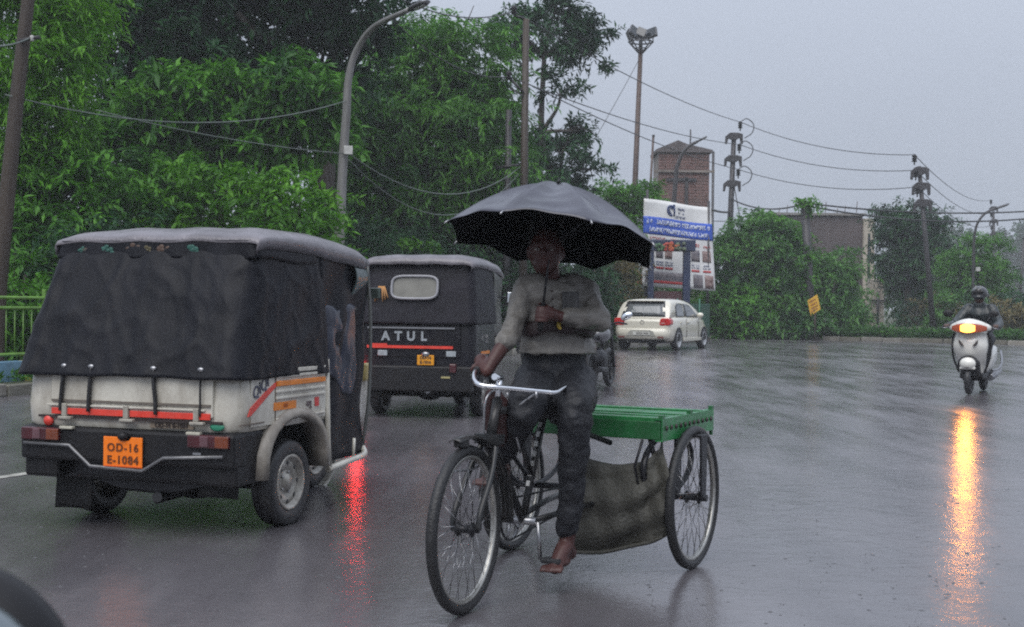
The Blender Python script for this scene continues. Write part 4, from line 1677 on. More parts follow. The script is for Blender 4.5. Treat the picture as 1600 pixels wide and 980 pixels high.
mb.prism([(-.125, -.085), (.12, -.085), (.12, .08), (.05, .08), (.035, .06), (-.02, .06), (-.035, .08), (-.125, .08)], (-.03, -.022), 'y')
pl = mb.build('number_plate', plate_orange, A1, bevel=.003)
pl.location = (.01, 0, .452)
plate_ink = M('plate_ink', (.13, .035, .008), .5, 0, .3, 60)
word('OD-16', .060, plate_ink, pl, frame((.0, -.0305, .022), (1, 0, 0), (0, 0, 1)), bold=.001, space=1.2)
word('E-1084', .062, plate_ink, pl, frame((0, -.0305, -.045), (1, 0, 0), (0, 0, 1)), bold=.0012, space=1.15)
mb = MB()
mb.box((0, -.032, -.078), (.23, .005, .005))
mb.build('plate_rim', M('plate_rim_red', (.6, .10, .02), .4), pl)
mb = MB()
mb.ell((0, -.03, .085), (.032, .03, .024), 12, 8)
mb.build('plate_lamp', black_plastic, pl)
# right side panel: print and ribs
X = hw + .006
sp = MB()
sp.box((X, .57, .745), (.006, .86, .30))
side = sp.build('side_panel', cream, A1, bevel=.002)
for z, y0, mt, h in ((.885, .40, cream, .024), (.855, .40, cream, .018), (.815, .405, orange_sticker, .03), (.772, .40, cream, .016), (.735, .40, cream, .016), (.62, .40, cream, .012)):
    mb = MB()
    mb.box((X + .007, (y0 + .985) / 2, z), (.016, .985 - y0, h))
    mb.build('orange_stripe' if mt is orange_sticker else 'rib', mt, side, bevel=.004)
mb = MB()
mb.box((X + .005, .51, .69), (.006, .25, .044))
st = mb.build('orange_label', orange_sticker, side)
word('IIIIIII', .03, M('orange_ink', (.40, .10, .01), .5), st, frame((X + .009, .51, .69), (0, 1, 0), (0, 0, 1)), depth=.001, bold=.001)
word('QIQI', .085, M('logo_blue', (.05, .055, .10), .4), side, frame((X + .006, .235, .80), (0, 1, .42), (0, -.42, 1)), depth=.002, shear=.3, bold=.002)
mb = MB()
mb.prism([(.10, .655), (.135, .66), (.40, .80), (.405, .825), (.3, .785), (.13, .70)], (X + .004, X + .008), 'x')
mb.build('red_swoosh', red_sticker, side)
tag(word('अगु', .05, M('logo_grey', (.16, .12, .13), .4), side, frame((X + .006, .79, .68), (0, 1, 0), (0, 0, 1)), depth=.002), kind='stuff')
word('III', .065, M('logo_red', (.6, .05, .05), .4), side, frame((X + .006, .89, .685), (0, 1, 0), (0, 0, 1)), depth=.002, bold=.004)
mb = MB()
mb.box((X + .003, .40, .745), (.008, .006, .30))
mb.box((X + .003, .15, .615), (.008, .26, .006))
mb.build('panel_seam', M('seam_brown', (.13, .10, .08), .6), side)
# wheel arch flare and splash guards
for s_ in (1, -1):
    mb = MB()
    prof = []
    arch = []
    for a in range(13):
        th = PI - (PI * 1.02) * a / 12
        arch.append((.63 + .335 * math.cos(th), max(.26, .30 + .315 * max(0, math.sin(th)) ** .75)))
    rings = []
    for (y, z) in arch:
        d = Vector((y - .63, z - .28)).normalized()
        rings.append([(s_ * (hw - .08), y, z), (s_ * (hw + .035), y, z), (s_ * (hw + .045), y + d.x * .02, z + d.y * .02), (s_ * (hw + .03), y + d.x * .07, z + d.y * .055), (s_ * (hw - .08), y + d.x * .07, z + d.y * .055)])
    mb.loft(rings)
    mb.build('wheel_arch', M('arch_muddy_%d' % (s_ + 1), (.27, .245, .21), .4, 0, .2, 9, dirt=.75, dirtcol=(.10, .08, .06)), A1)
    mb = MB()
    mb.box((s_ * (hw - .12), .17, .43), (.22, .30, .29))
    mb.build('rear_apron', black_plastic, A1, bevel=.02)
    mb = MB()
    mb.grid(lambda u, v: (s_ * (hw - .33 + u * .24), .20 + .03 * math.sin(u * 3) - .02 * v, .36 - v * (.16 if s_ > 0 else .27)), 6, 6, .01)
    mb.build('mud_flap', M('flap_rubber_%d' % (s_ + 1), (.010, .010, .011), .5, 0, .3, 12, .2, 60, spec=.25), A1)
mb = MB()
mb.box((0, .62, .40), (WD - .32, 1.0, .26))
mb.build('chassis', black_metal, A1, bevel=.03)
mb = MB()
mb.rod((-.55, .62, .245), (.55, .62, .245), .05, 10)
mb.ell((.06, .62, .26), (.2, .16, .14), 16, 10)
mb.build('axle', black_metal, A1)
mb = MB()
mb.loft([[(x, y + .0, z) for x, y, z in ((-.42, yy, .40), (-.40, yy, .30), (-.15, yy, .20 + dz), (.18, yy, .19 + dz), (.42, yy, .27), (.46, yy, .40))] for yy, dz in ((.16, .03), (.25, 0), (.5, -.01), (.9, .03))])
mb.build('under_tray', black_metal, A1)
mb = MB()
mb.tube([(.1, .5, .19), (.1, .16, .18), (.14, .10, .2)], .028, 8)
mb.build('exhaust', black_metal, A1)
for s_ in (1, -1):
    car_wheel(A1, s_ * (hw - .075), .63, .245, .135, .155, rim_grey, s_)
# hood and curtains
top = plan_path(.625, .30, 1.55, 1.02, .07)
bot = plan_path(hw + .018, -.03, 1.55, 1.02, .10)
bot = [(x - (.03 if x < 0 else 0), y) for x, y in bot]
cur = curtain(A1, top, bot, 1.62, .855, dark_cloth, 1.3, .021, nu=220, nv=44)
roof_cloth(A1, .665, [(.25, 1.575, 1.59, .99), (.28, 1.60, 1.625, 1), (.36, 1.61, 1.66, 1), (.55, 1.61, 1.685, 1), (.8, 1.60, 1.692, 1), (1.0, 1.59, 1.69, 1), (1.03, 1.58, 1.678, 1.0), (1.15, 1.57, 1.684, 1), (1.4, 1.555, 1.67, 1), (1.58, 1.54, 1.645, .98), (1.72, 1.52, 1.59, .95)], hood_cloth, .045)
# valance with painted flowers
vt = plan_path(.64, .262, .9, .95, .05)


def valance(u, v):
    i = min(100, int(round(u * 100)))
    p = VT[i]
    return (p.x * (1 + .02 * v), p.y - .018 * v - .008 * math.sin(u * 60) * v, 1.60 - (.105 + .012 * math.sin(u * 22)) * v)


VT = resample(vt, 100)
mb = MB()
mb.grid(valance, 100, 6, .005)
va = mb.build('valance', dark_cloth, A1, recalc=False)
teal = M('flower_teal', (.018, .085, .066), .5, 0, .3, 40)
brown = M('flower_brown', (.075, .045, .032), .5, 0, .3, 40)
olive = M('flower_olive', (.075, .062, .026), .5, 0, .3, 40)
rn = random.Random(3)
for x, mt, sz in ((-.47, teal, .03), (-.45, brown, .022), (-.30, teal, .045), (-.33, teal, .03), (-.13, brown, .05), (-.04, olive, .036), (.06, brown, .052), (.25, teal, .048), (.27, teal, .022)):
    mb = MB()
    for k_ in range(6):
        a = k_ * PI / 3 + rn.random()
        rr = sz * rn.uniform(.45, .75)
        mb.ell((x + rr * math.cos(a), .2505, 1.547 + rr * .75 * math.sin(a)), (sz * .38, .0025, sz * .3), 8, 5)
    mb.ell((x, .2495, 1.547), (sz * .28, .0025, sz * .22), 8, 5)
    mb.build('flower_print', mt, va)
# door opening: black sheet with a crumpled shiny piece over it
def door(u, v):
    y = lerp(1.0, 1.69, u)
    x = lerp(hw - .045, hw - .065, u) - .02 * v * u
    z = lerp(1.57 - .02 * u, .30, v)
    x += .014 * math.sin(u * 14 + v * 4) * math.sin(PI * v) + .01 * math.sin(v * 15 + u * 6)
    return (x, y, z)


mb = MB()
mb.grid(door, 26, 40, .006)
mb.build('door_curtain', dark_cloth, A1, recalc=False)
cr_m = M('plastic_sheet', (.022, .026, .044), .3, 0, .3, 14, .1, 18, spec=.4)
rn = random.Random(9)


def crumple(u, v):
    n = mnoise.noise
    e = math.sin(PI * u) ** .5 * math.sin(PI * v) ** .5
    y = lerp(1.04, 1.50, u) + .08 * v + .03 * n((v * 4, 3, 1))
    z = lerp(1.24, .84, v) - .22 * v * u + .04 * n((u * 3, 7, 2))
    x = hw - .045 - .02 * v * u + e * (.016 + .02 * n((u * 3 + 2, v * 3.4, 5)) + .014 * n((u * 7, v * 6 + u * 4, 8)))
    return (x, y, z)


mb = MB()
mb.grid(crumple, 30, 26, .004)
mb.build('plastic_sheet', cr_m, A1, recalc=False)
mb = MB()
mb.grid(lambda u, v: (hw - .045 + .02 * math.sin(v * 6) - .02 * u, lerp(1.48, 1.70, u), lerp(1.50, 1.22, v)), 10, 12, .004)
mb.build('clear_flap', M('clear_flap', (.06, .085, .085), .2, 0, .3, 8, .4, 20), A1, recalc=False)
# door post and step
mb = MB()
mb.tube([(hw + .0, 1.03, .93), (hw + .005, 1.035, .7), (hw + .005, 1.05, .42), (hw, 1.08, .285)], .018, 8)
mb.build('door_post', cream, A1)
mb = MB()
mb.tube(curve([(hw, 1.06, .27), (hw - .005, 1.3, .285), (hw - .03, 1.62, .30), (hw - .09, 1.72, .34)], 5), .021, 8)
mb.tube([(hw - .02, 1.45, .3), (hw - .02, 1.46, .42)], .011, 6)
mb.build('step_bar', cream, A1)
mb = MB()
mb.tube(curve([(hw - .05, 1.69, 1.5), (hw - .035, 1.715, 1.15), (hw - .04, 1.715, .7), (hw - .08, 1.71, .34)], 6), .012, 6)
mb.build('door_frame', M('frame_grey', (.12, .125, .12), .35, .4), A1)
mb = MB()
mb.box((0, 1.36, .34), (WD - .14, .7, .06))
mb.build('floor', black_metal, A1)
# cab front
rings = []
for y, w_, z0, z1 in ((1.62, .58, .32, 1.5), (1.75, .54, .32, 1.2), (1.95, .46, .33, 1.02), (2.2, .40, .36, .95), (2.42, .30, .42, .86), (2.52, .18, .5, .78)):
    rings.append([(w_ * math.copysign(abs(math.cos(a)) ** .5, math.cos(a)), y, (z0 + z1) / 2 + (z1 - z0) / 2 * math.copysign(abs(math.sin(a)) ** .6, math.sin(a))) for a in [k_ * 2 * PI / 20 + .1 for k_ in range(20)]])
mb = MB()
mb.loft(rings)
mb.build('cab_front', cream, A1)
mb = MB()
mb.grid(lambda u, v: (lerp(-.55, .55, u), lerp(1.74, 1.60, v), lerp(1.05, 1.56, v)), 6, 4, .01)
mb.build('windscreen', dark_glass, A1)
car_wheel(A1, 0, 2.12, .235, .125, .15, rim_grey, 1)
mb = MB()
mb.lathe([(.26, -.09), (.27, -.05), (.275, 0), (.27, .05), (.26, .09)], 12, 'x', (0, 2.12, .24), a0=-PI * .55, a1=PI * .45)
mb.build('front_mudguard', cream, A1, solid=.01)
mb = MB()
mb.box((.43, 2.08, .80), (.07, .10, .12))
mb.build('side_indicator', M('indicator_dull', (.34, .27, .10), .3, 0, .4, 20), A1, bevel=.015)
mirror_part(A1, (.60, 1.86, 1.33), (.10, .075), mirror_face, (-.1, .02, -.02), .2)

# ================================================================== black auto rickshaw
body_black = M('black_body', (.010, .010, .014), .3, 0, .2, 4, spec=.18, dirt=.3, dirtcol=(.05, .045, .04))


def black_auto():
    A = thing('auto_rickshaw', 'black three wheeled auto rickshaw with a small clear rear window and chrome letters', 'auto rickshaw', (-1.06, 14.75, 0), -.211, 'auto rickshaws')
    WD = 1.32
    hw = WD / 2
    auto_shell(A, WD, .42, 1.06, body_black)
    mb = MB()
    mb.box((-.03, .016, .85), (1.08, .02, .36))
    mb.build('tailgate', body_black, A, bevel=.01)
    mb = MB()
    mb.box((-.05, -.002, .995), (1.0, .016, .018))
    mb.build('trim_strip', steel, A)
    mb = MB()
    mb.box((-.06, -.004, .785), (.98, .012, .03))
    mb.box((-.42, -.004, .80), (.2, .01, .04))
    mb.build('red_strip', red_sticker, A)
    for i, ch in enumerate('ATUL'):
        word(ch, .135, chrome, A, frame((-.335 + .145 * i, -.004, .90), (1, 0, 0), (0, 0, 1)), 'letter', .008, 0, 1, .006)
    for x in (-.37, .41):
        mb = MB()
        mb.box((x, -.006, .715), (.11, .014, .06))
        mb.build('sticker', M('sticker_grey_%d' % (x > 0), (.3, .33, .35), .4, 0, .3, 60), A, bevel=.005)
    mb = MB()
    mb.box((0, .03, .44), (WD - .02, .12, .28))
    bp = mb.build('bumper', black_plastic, A, bevel=.02)
    mb = MB()
    mb.box((.36, -.034, .46), (.1, .012, .02))
    mb.build('bumper_clip', M('clip_yellow', (.34, .30, .14), .4, dirt=.4), bp)
    mb = MB()
    mb.box((.13, -.03, .645), (.19, .012, .11))
    pl = mb.build('number_plate', M('plate_yellow', (.72, .30, .01), .35, 0, .15, 30, dirt=.2), A, bevel=.003)
    word('OD-16', .045, ink, pl, frame((.13, -.037, .67), (1, 0, 0), (0, 0, 1)), depth=.001, bold=.002)
    word('E-1016', .045, ink, pl, frame((.13, -.037, .62), (1, 0, 0), (0, 0, 1)), depth=.001, bold=.002)
    mb = MB()
    mb.ell((.13, -.03, .71), (.05, .03, .03), 10, 7)
    mb.build('plate_lamp', steel, pl)
    for x, lit in ((-.655, True), (.44, False)):
        mb = MB()
        mb.box((x, -.03, .56), (.075, .05, .10))
        mt = M('brake_lamp_lit', (.6, .02, .02), .2, emit=(1, .03, .03), estr=28) if lit else red_lens
        mb.build('tail_light', mt, A, bevel=.012, label='lit red tail light' if lit else None)
    for s_ in (-1, 1):
        mb = MB()
        mb.box((s_ * (hw + .003), .55, .72), (.008, .42, .035))
        mb.build('side_stripe', orange_sticker, A)
        mb = MB()
        mb.box((s_ * (hw + .003), .50, .60), (.008, .26, .06))
        mb.build('side_sticker', M('side_sticker_%d' % s_, (.50, .14, .04), .4, 0, .3, 40), A)
    word('ATUL', .14, steel, A, frame((hw + .004, .55, .87), (0, 1, 0), (0, 0, 1)), 'lettering', .003)
    for s_ in (1, -1):
        mb = MB()
        rings = []
        for a in range(11):
            th = PI * a / 10
            y, z = .62 + .33 * math.cos(th), .25 + .3 * math.sin(th)
            d = Vector((math.cos(th), math.sin(th)))
            rings.append([(s_ * (hw - .08), y, z), (s_ * (hw + .03), y, z), (s_ * (hw + .03), y + d.x * .05, z + d.y * .05), (s_ * (hw - .08), y + d.x * .05, z + d.y * .05)])
        mb.loft(rings)
        mb.build('wheel_arch', black_plastic, A)
        car_wheel(A, s_ * (hw - .075), .62, .245, .135, .155, rim_grey, s_)
    mb = MB()
    mb.box((0, .7, .38), (WD - .34, 1.0, .16))
    mb.build('chassis', black_metal, A, bevel=.02)
    mb = MB()
    mb.rod((-.5, .62, .245), (.5, .62, .245), .045, 8)
    mb.ell((0, .62, .26), (.16, .14, .1), 12, 8)
    mb.build('axle', black_metal, A)
    mb = MB()
    mb.tube([(.12, .3, .3), (.14, .02, .30)], .025, 8)
    mb.build('exhaust', steel, A)
    cloth = M('black_hood_cloth', (.016, .015, .020), .5, 0, .3, 6, .15, 70, spec=.15)
    top = plan_path(.61, .12, 1.6, 1.05, .10)
    bot = plan_path(hw + .012, -.01, 1.6, 1.05, .11)
    cu = curtain(A, top, bot, 1.70, 1.04, cloth, 2.2, .008, 'curtain', 120, 26)
    # clear window set in a pale frame
    rr = []
    for k_ in range(28):
        a = 2 * PI * k_ / 28
        x = .262 * math.copysign(abs(math.cos(a)) ** .42, math.cos(a)) - .02
        z = .125 * math.copysign(abs(math.sin(a)) ** .5, math.sin(a)) + 1.44
        rr.append((x, .036 + (z - 1.44) * .19, z))
    mb = MB()
    mb.add(rr + [(x, y + .012, z) for x, y, z in rr], [tuple(range(28)), tuple(range(55, 27, -1))] + [(i, (i + 1) % 28, 28 + (i + 1) % 28, 28 + i) for i in range(28)])
    mb.build('rear_window', M('cloudy_window', (.17, .165, .145), .3, 0, .2, 5), cu)
    mb = MB()
    mb.tube([V(p) + V(0, -.012, 0) for p in rr], .016, 6, loop=True)
    mb.build('window_frame', M('window_frame_grey', (.26, .26, .28), .4), cu)
    roof_cloth(A, .645, [(.04, 1.665, 1.70, .97), (.06, 1.69, 1.755, .99), (.16, 1.70, 1.795, 1), (.4, 1.70, 1.81, 1), (.75, 1.695, 1.815, 1), (.8, 1.685, 1.80, 1), (1.1, 1.675, 1.805, 1), (1.15, 1.67, 1.79, 1), (1.5, 1.64, 1.78, .98), (1.75, 1.60, 1.70, .94)], hood_cloth, .03, seed=4)
    mb = MB()
    mb.grid(lambda u, v: (hw - .03 - .05 * u + .01 * math.sin(v * 9), lerp(1.05, 1.7, u), lerp(1.65, .9, v)), 10, 12, .006)
    mb.build('door_curtain', M('door_curtain_grey', (.07, .07, .065), .4, 0, .3, 6), A, recalc=False)
    mb = MB()
    mb.box((0, 1.4, .36), (WD - .1, .8, .08))
    mb.build('floor', black_metal, A)
    rings = []
    for y, w_, z0, z1 in ((1.62, .6, .32, 1.5), (1.8, .54, .32, 1.1), (2.1, .45, .35, 1.0), (2.4, .32, .42, .9), (2.52, .18, .5, .8)):
        rings.append([(w_ * math.copysign(abs(math.cos(a)) ** .5, math.cos(a)), y, (z0 + z1) / 2 + (z1 - z0) / 2 * math.copysign(abs(math.sin(a)) ** .6, math.sin(a))) for a in [k_ * 2 * PI / 16 + .1 for k_ in range(16)]])
    mb = MB()
    mb.loft(rings)
    mb.build('cab_front', body_black, A)
    mb = MB()
    mb.grid(lambda u, v: (lerp(-.55, .55, u), lerp(1.75, 1.62, v), lerp(1.05, 1.6, v)), 6, 4, .01)
    mb.build('windscreen', dark_glass, A)
    car_wheel(A, 0, 2.1, .235, .125, .15, rim_grey, 1)
    # tassel hanging at the left of the window
    mb = MB()
    for k_ in range(6):
        mb.tube([(-.43 + .012 * k_, .035, 1.45), (-.46 + .025 * k_, .015, 1.36), (-.47 + .03 * k_, .01, 1.28 + .02 * (k_ % 3))], .008, 5)
    mb.build('tassel', M('tassel_orange', (.40, .20, .07), .6), A)
    mirror_part(A, (.70, 1.72, 1.35), (.10, .14), M('mirror_sky', (.85, .87, .9), .04, 1), (-.12, 0, 0), .25)
    return A


A2 = black_auto()


def copy_tree(o, parent=None):
    c = o.copy()
    COL.objects.link(c)
    if parent is not None:
        c.parent = parent
    for ch in list(o.children):
        copy_tree(ch, c)
    return c


A3 = copy_tree(A2)
A3.location = (.72, 27.2, 0)
A3.rotation_euler = (0, 0, -.25)
A3['label'] = 'far dark auto rickshaw mostly hidden behind the cargo rickshaw rider'
for ch in A3.children:
    if 'label' in ch:
        del ch['label']
    if ch.name.startswith('tail_light'):
        ch.data = ch.data.copy()
        ch.data.materials.clear()
        ch.data.materials.append(red_lens)

# ================================================================== motorcycle behind the rider
Mc = thing('motorcycle', 'dark motorcycle with a bright oval mirror just behind the cargo rickshaw rider', 'motorcycle', (1.07, 19.6, 0), -.3)


def moto_wheel(p, y, r, w):
    o = bpy.data.objects.new('wheel', None)
    COL.objects.link(o)
    o.parent = p
    o.location = (0, y, r)
    mb = MB()
    mb.lathe([(r * .8, -w * .4), (r * .9, -w / 2), (r * .98, -w * .3), (r, 0), (r * .98, w * .3), (r * .9, w / 2), (r * .8, w * .4)], 28, 'x')
    mb.build('tyre', black_rubber, o)
    mb = MB()
    mb.lathe([(r * .8, -w * .4), (r * .72, -w * .3), (r * .72, w * .3), (r * .8, w * .4)], 28, 'x')
    for k_ in range(6):
        a = k_ * PI / 3
        mb.rod((0, 0, 0), (0, r * .75 * math.cos(a), r * .75 * math.sin(a)), .015, 6)
    mb.rod((-.05, 0, 0), (.05, 0, 0), .05, 10)
    mb.build('rim', black_metal, o)


moto_wheel(Mc, .3, .3, .1)
moto_wheel(Mc, 1.55, .3, .09)
mb = MB()
mb.tube(curve([(0, -.15, .62), (0, .1, .78), (0, .5, .80), (0, .8, .78)], 5), [.07 + .02 * math.sin(i * .3) for i in range(16)], 10, flat=.6)
mb.build('seat', black_plastic, Mc)
mb = MB()
mb.ell((0, .98, .82), (.15, .3, .13), 16, 10)
mb.build('fuel_tank', M('tank_grey', (.12, .12, .13), .25, coat=.4), Mc)
mb = MB()
mb.ell((0, .75, .45), (.16, .25, .18), 12, 8)
mb.build('engine', black_metal, Mc)
mb = MB()
mb.tube([(-.08, 1.3, .95), (-.08, 1.55, .3)], .025, 8)
mb.tube([(.08, 1.3, .95), (.08, 1.55, .3)], .025, 8)
mb.build('fork', black_metal, Mc)
mb = MB()
mb.tube(curve([(-.38, 1.1, .98), (-.2, 1.22, 1.0), (0, 1.28, .95), (.2, 1.22, 1.0), (.38, 1.1, .98)], 5), .014, 6)
mb.build('handlebar', black_metal, Mc)
for s_ in (-1, 1):
    mb = MB()
    mb.tube([(s_ * .3, 1.16, .99), (s_ * .34, 1.18, 1.06)], .007, 5)
    mb.build('mirror_stalk', black_metal, Mc)
    mb = MB()
    mb.ell((0, 0, 0), (.10, .025, .055), 16, 8, Matrix.Rotation(R(-28 * s_), 3, 'Y'))
    o = mb.build('mirror', M('mirror_bright_%d' % s_, (.8, .83, .86), .05, 1), Mc)
    o.location = (s_ * .36, 1.16, 1.1)
mb = MB()
mb.box((0, -.2, .62), (.16, .08, .08))
mb.build('tail_light', red_lens, Mc, bevel=.02)
mb = MB()
mb.lathe([(.33, -.06), (.335, 0), (.33, .06)], 10, 'x', (0, .3, .3), a0=-PI * .5, a1=PI * .3)
mb.build('rear_mudguard', M('guard_pale', (.12, .12, .12), .3, .5), Mc, solid=.01)
mb = MB()
mb.rod((.16, .1, .32), (.14, .8, .3), .05, 10, .035)
mb.build('exhaust', black_metal, Mc)

# ================================================================== white hatchback
def hatchback():
    P = thing('car', 'white hatchback car seen from behind under the large banner', 'car', (3.66, 37.8, 0), -.435)
    paint = white_paint
    # stations: y, half width low, half width belt, z low, z belt
    st = [(0.0, .70, .70, .40, .80), (.03, .77, .74, .33, .86), (.12, .82, .79, .28, .90), (.35, .838, .81, .24, .93), (.9, .84, .815, .20, .93), (1.6, .84, .82, .19, .925), (2.4, .84, .82, .19, .915), (3.0, .838, .80, .20, .90), (3.4, .825, .76, .23, .84), (3.7, .78, .68, .27, .76), (3.9, .66, .55, .34, .66), (3.97, .5, .45, .42, .58)]
    rings = []
    for y, wl_, wb_, z0, z1 in st:
        zm = lerp(z0, z1, .5)
        half = [(wl_ * .88, z0), (wl_ * .98, z0 + .06), (wl_ + .005, lerp(z0, z1, .35)), (wl_ + .01, lerp(z0, z1, .62)), (wb_ + .015, lerp(z0, z1, .86)), (wb_ - .01, z1), (wb_ * .55, z1 + .012)]
        rings.append([(x, y, z) for x, z in half] + [(-x, y, z) for x, z in reversed(half)])
    mb = MB()
    mb.loft(rings)
    body = mb.build('body', paint, P)
    # cabin
    cs = [(.06, .72, .90, .905), (.10, .715, .90, .97), (.20, .69, .9, 1.16), (.34, .65, .9, 1.36), (.48, .62, .9, 1.425), (.9, .60, .9, 1.455), (1.4, .60, .9, 1.46), (1.9, .60, .9, 1.44), (2.25, .62, .9, 1.37), (2.6, .68, .9, 1.19), (2.95, .73, .89, 1.0), (3.1, .74, .88, .91)]
    rings = []
    for y, wr, z0, z1 in cs:
        wb_ = .80 if y > .2 else .775
        f = min(1, (z1 - z0) / .55)
        half = [(wb_, z0 - .03), (lerp(wb_, wr + .06, .45 * f), lerp(z0, z1, .45)), (lerp(wb_, wr + .055, .88 * f), lerp(z0, z1, .82)), (lerp(wb_, wr + .005, f), lerp(z0, z1, .95)), (lerp(wb_, wr, f) * .8, z1), (lerp(wb_, wr, f) * .4, z1 + .008)]
        rings.append([(x, y, z) for x, z in half] + [(-x, y, z) for x, z in reversed(half)])
    mb = MB()
    mb.loft(rings)
    mb.build('cabin', paint, P)

    # rear window follows the slope of the hatch
    def hatch(x, z, d=0.):
        y = lerp(.10, .34, (z - .97) / .39) if z > .97 else lerp(.06, .10, (z - .905) / .065)
        return (x, y - d - .02 * (1 - (x / .6) ** 2) * 0, z)
    mb = MB()
    mb.grid(lambda u, v: hatch(lerp(-1, 1, u) * lerp(.655, .565, v), lerp(.955, 1.372, v), .012), 10, 6, .012)
    mb.build('rear_window', dark_glass, P)
    mb = MB()
    mb.grid(lambda u, v: hatch(lerp(-1, 1, u) * lerp(.58, .50, v), lerp(1.0, 1.31, v), .0265), 6, 4, .002)
    mb.build('window_sheen', glass('rear_pane', (.13, .14, .145), .12), P)
    mb = MB()
    mb.tube([hatch(.0, 1.0, .04), hatch(-.05, 1.06, .045), hatch(-.38, 1.05, .045)], .012, 5)
    mb.build('wiper', black_plastic, P)
    mb = MB()
    mb.box((0, .36, 1.405), (1.12, .2, .028), None, .95)
    mb.build('spoiler', paint, P, bevel=.012)
    # side windows
    for s_ in (1, -1):
        def side(y, z, d=.0):
            i = 0
            while i < len(cs) - 2 and cs[i + 1][0] < y:
                i += 1
            t = (y - cs[i][0]) / (cs[i + 1][0] - cs[i][0])
            wr, z0, z1 = (lerp(cs[i][j], cs[i + 1][j], t) for j in (1, 2, 3))
            f = min(1, (z1 - z0) / .55)
            h = (z - z0) / (z1 - z0)
            xa, xb, xc = .80, lerp(.80, wr + .06, .45 * f), lerp(.80, wr + .055, .88 * f)
            x = lerp(xa, xb, h / .45) if h < .45 else lerp(xb, xc, (h - .45) / .37)
            return V(s_ * (x + d), y, z)
        for nm, poly in (('rear_quarter_window', [(.62, .99), (.70, .95), (1.42, .95), (1.42, 1.33), (.95, 1.34), (.74, 1.24)]), ('front_window', [(1.50, .95), (2.62, .95), (2.55, 1.02), (2.12, 1.27), (1.85, 1.32), (1.50, 1.33)])):
            n_ = len(poly)
            cy = sum(p[0] for p in poly) / n_
            cz = sum(p[1] for p in poly) / n_
            mb = MB()
            o_ = [side(y, z, .012) for y, z in poly]
            i_ = [side(lerp(y, cy, .12), lerp(z, cz, .12), .016) for y, z in poly]
            mb.add(o_ + i_ + [side(cy, cz, .018)], [(k_, (k_ + 1) % n_, n_ + (k_ + 1) % n_, n_ + k_) for k_ in range(n_)] + [(n_ + k_, n_ + (k_ + 1) % n_, 2 * n_) for k_ in range(n_)], True)
            mb.build(nm, dark_glass, P, solid=.006)
            mb = MB()
            j_ = [side(lerp(y, cy, .2), lerp(z, cz, .2), .024) for y, z in poly]
            mb.add(j_ + [side(cy, cz, .024)], [(k_, (k_ + 1) % n_, n_) for k_ in range(n_)], True)
            mb.build('window_pane', MATS['rear_pane'], P)
        # door seams, handle, mirror, sill
        for y in (1.46, 2.62):
            mb = MB()
            mb.tube([(s_ * .849, y, .32), (s_ * .852, y, .6), (s_ * .838, y, .90)], .008, 4)
            mb.build('door_seam', ink, P)
        mb = MB()
        mb.box((s_ * .852, 1.62, .79), (.03, .2, .035))
        mb.box((s_ * .852, .95, .79), (.03, .16, .035))
        mb.build('door_handle', paint, P, bevel=.01)
        mb = MB()
        mb.ell((s_ * .93, 2.5, 1.0), (.10, .07, .075), 12, 8)
        mb.build('door_mirror', paint, P)
        mb = MB()
        mb.box((s_ * .845, 2.05, .30), (.03, 1.7, .10))
        mb.build('side_sill', paint, P, bevel=.02)
        for y in (.72, 3.18):
            mb = MB()
            pts = [(y + .36 * math.cos(a), .30 + .36 * math.sin(a)) for a in [-.1 + k_ * (PI + .2) / 16 for k_ in range(17)]]
            mb.prism(pts, (s_ * .70, s_ * .853), 'x')
            mb.build('wheel_arch', black_plastic, P)
            wh = car_wheel(P, s_ * .775, y, .30, .19, .205, M('alloy_%d_%d' % (s_, int(y * 10)), (.6, .6, .6), .3, .7, .1, dirt=.2), s_)
        # tail lamps wrap round the corner
        mb = MB()
        mb.prism([(s_ * .51, .715), (s_ * .60, .70), (s_ * .80, .715), (s_ * .845, .76), (s_ * .835, .88), (s_ * .78, .915), (s_ * .60, .915), (s_ * .53, .88)], (-.012, .24), 'y')
        tl = mb.build('tail_light', M('tail_lens_%d' % s_, (.50, .018, .018), .15, 0, .3, 9, coat=.6), P, bevel=.02)
        mb = MB()
        mb.box((s_ * .62, -.014, .775), (.10, .012, .035))
        mb.build('reverse_lens', M('rev_lens_%d' % s_, (.6, .3, .28), .2), tl)
    # emblem, crease, plate recess, bumper
    mb = MB()
    mb.lathe([(0, -.012), (.055, -.01), (.062, 0)], 18, 'y', (0, .018, .79))
    mb.lathe([(.048, -.018), (.06, -.02), (.064, -.008)], 18, 'y', (0, .018, .79))
    mb.build('emblem', M('emblem_dark', (.10, .10, .11), .2, .8), P)
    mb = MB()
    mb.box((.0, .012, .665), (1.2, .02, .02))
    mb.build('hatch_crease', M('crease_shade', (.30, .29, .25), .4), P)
    rings = []
    for z, yy, w_ in ((.30, .02, .74), (.34, -.055, .79), (.45, -.075, .82), (.58, -.07, .825), (.63, -.02, .80)):
        rings.append([(-w_, .30, z), (-w_ + .02, yy + .13, z), (-w_ * .78, yy, z), (-w_ * .3, yy - .015, z), (w_ * .3, yy - .015, z), (w_ * .78, yy, z), (w_ - .02, yy + .13, z), (w_, .30, z)])
    mb = MB()
    mb.loft(rings, closed=False, cap=False)
    bm_ = mb.build('bumper', paint, P, solid=.01)
    mb = MB()
    mb.prism([(-.42, .42), (.42, .42), (.36, .53), (.28, .575), (-.28, .575), (-.36, .53)], (-.098, -.085), 'y')
    mb.build('plate_recess', M('recess_grey', (.34, .335, .30), .4), bm_)
    mb = MB()
    mb.box((0.02, -.104, .485), (.50, .012, .085))
    pl = mb.build('number_plate', M('plate_white', (.62, .62, .58), .35), bm_)
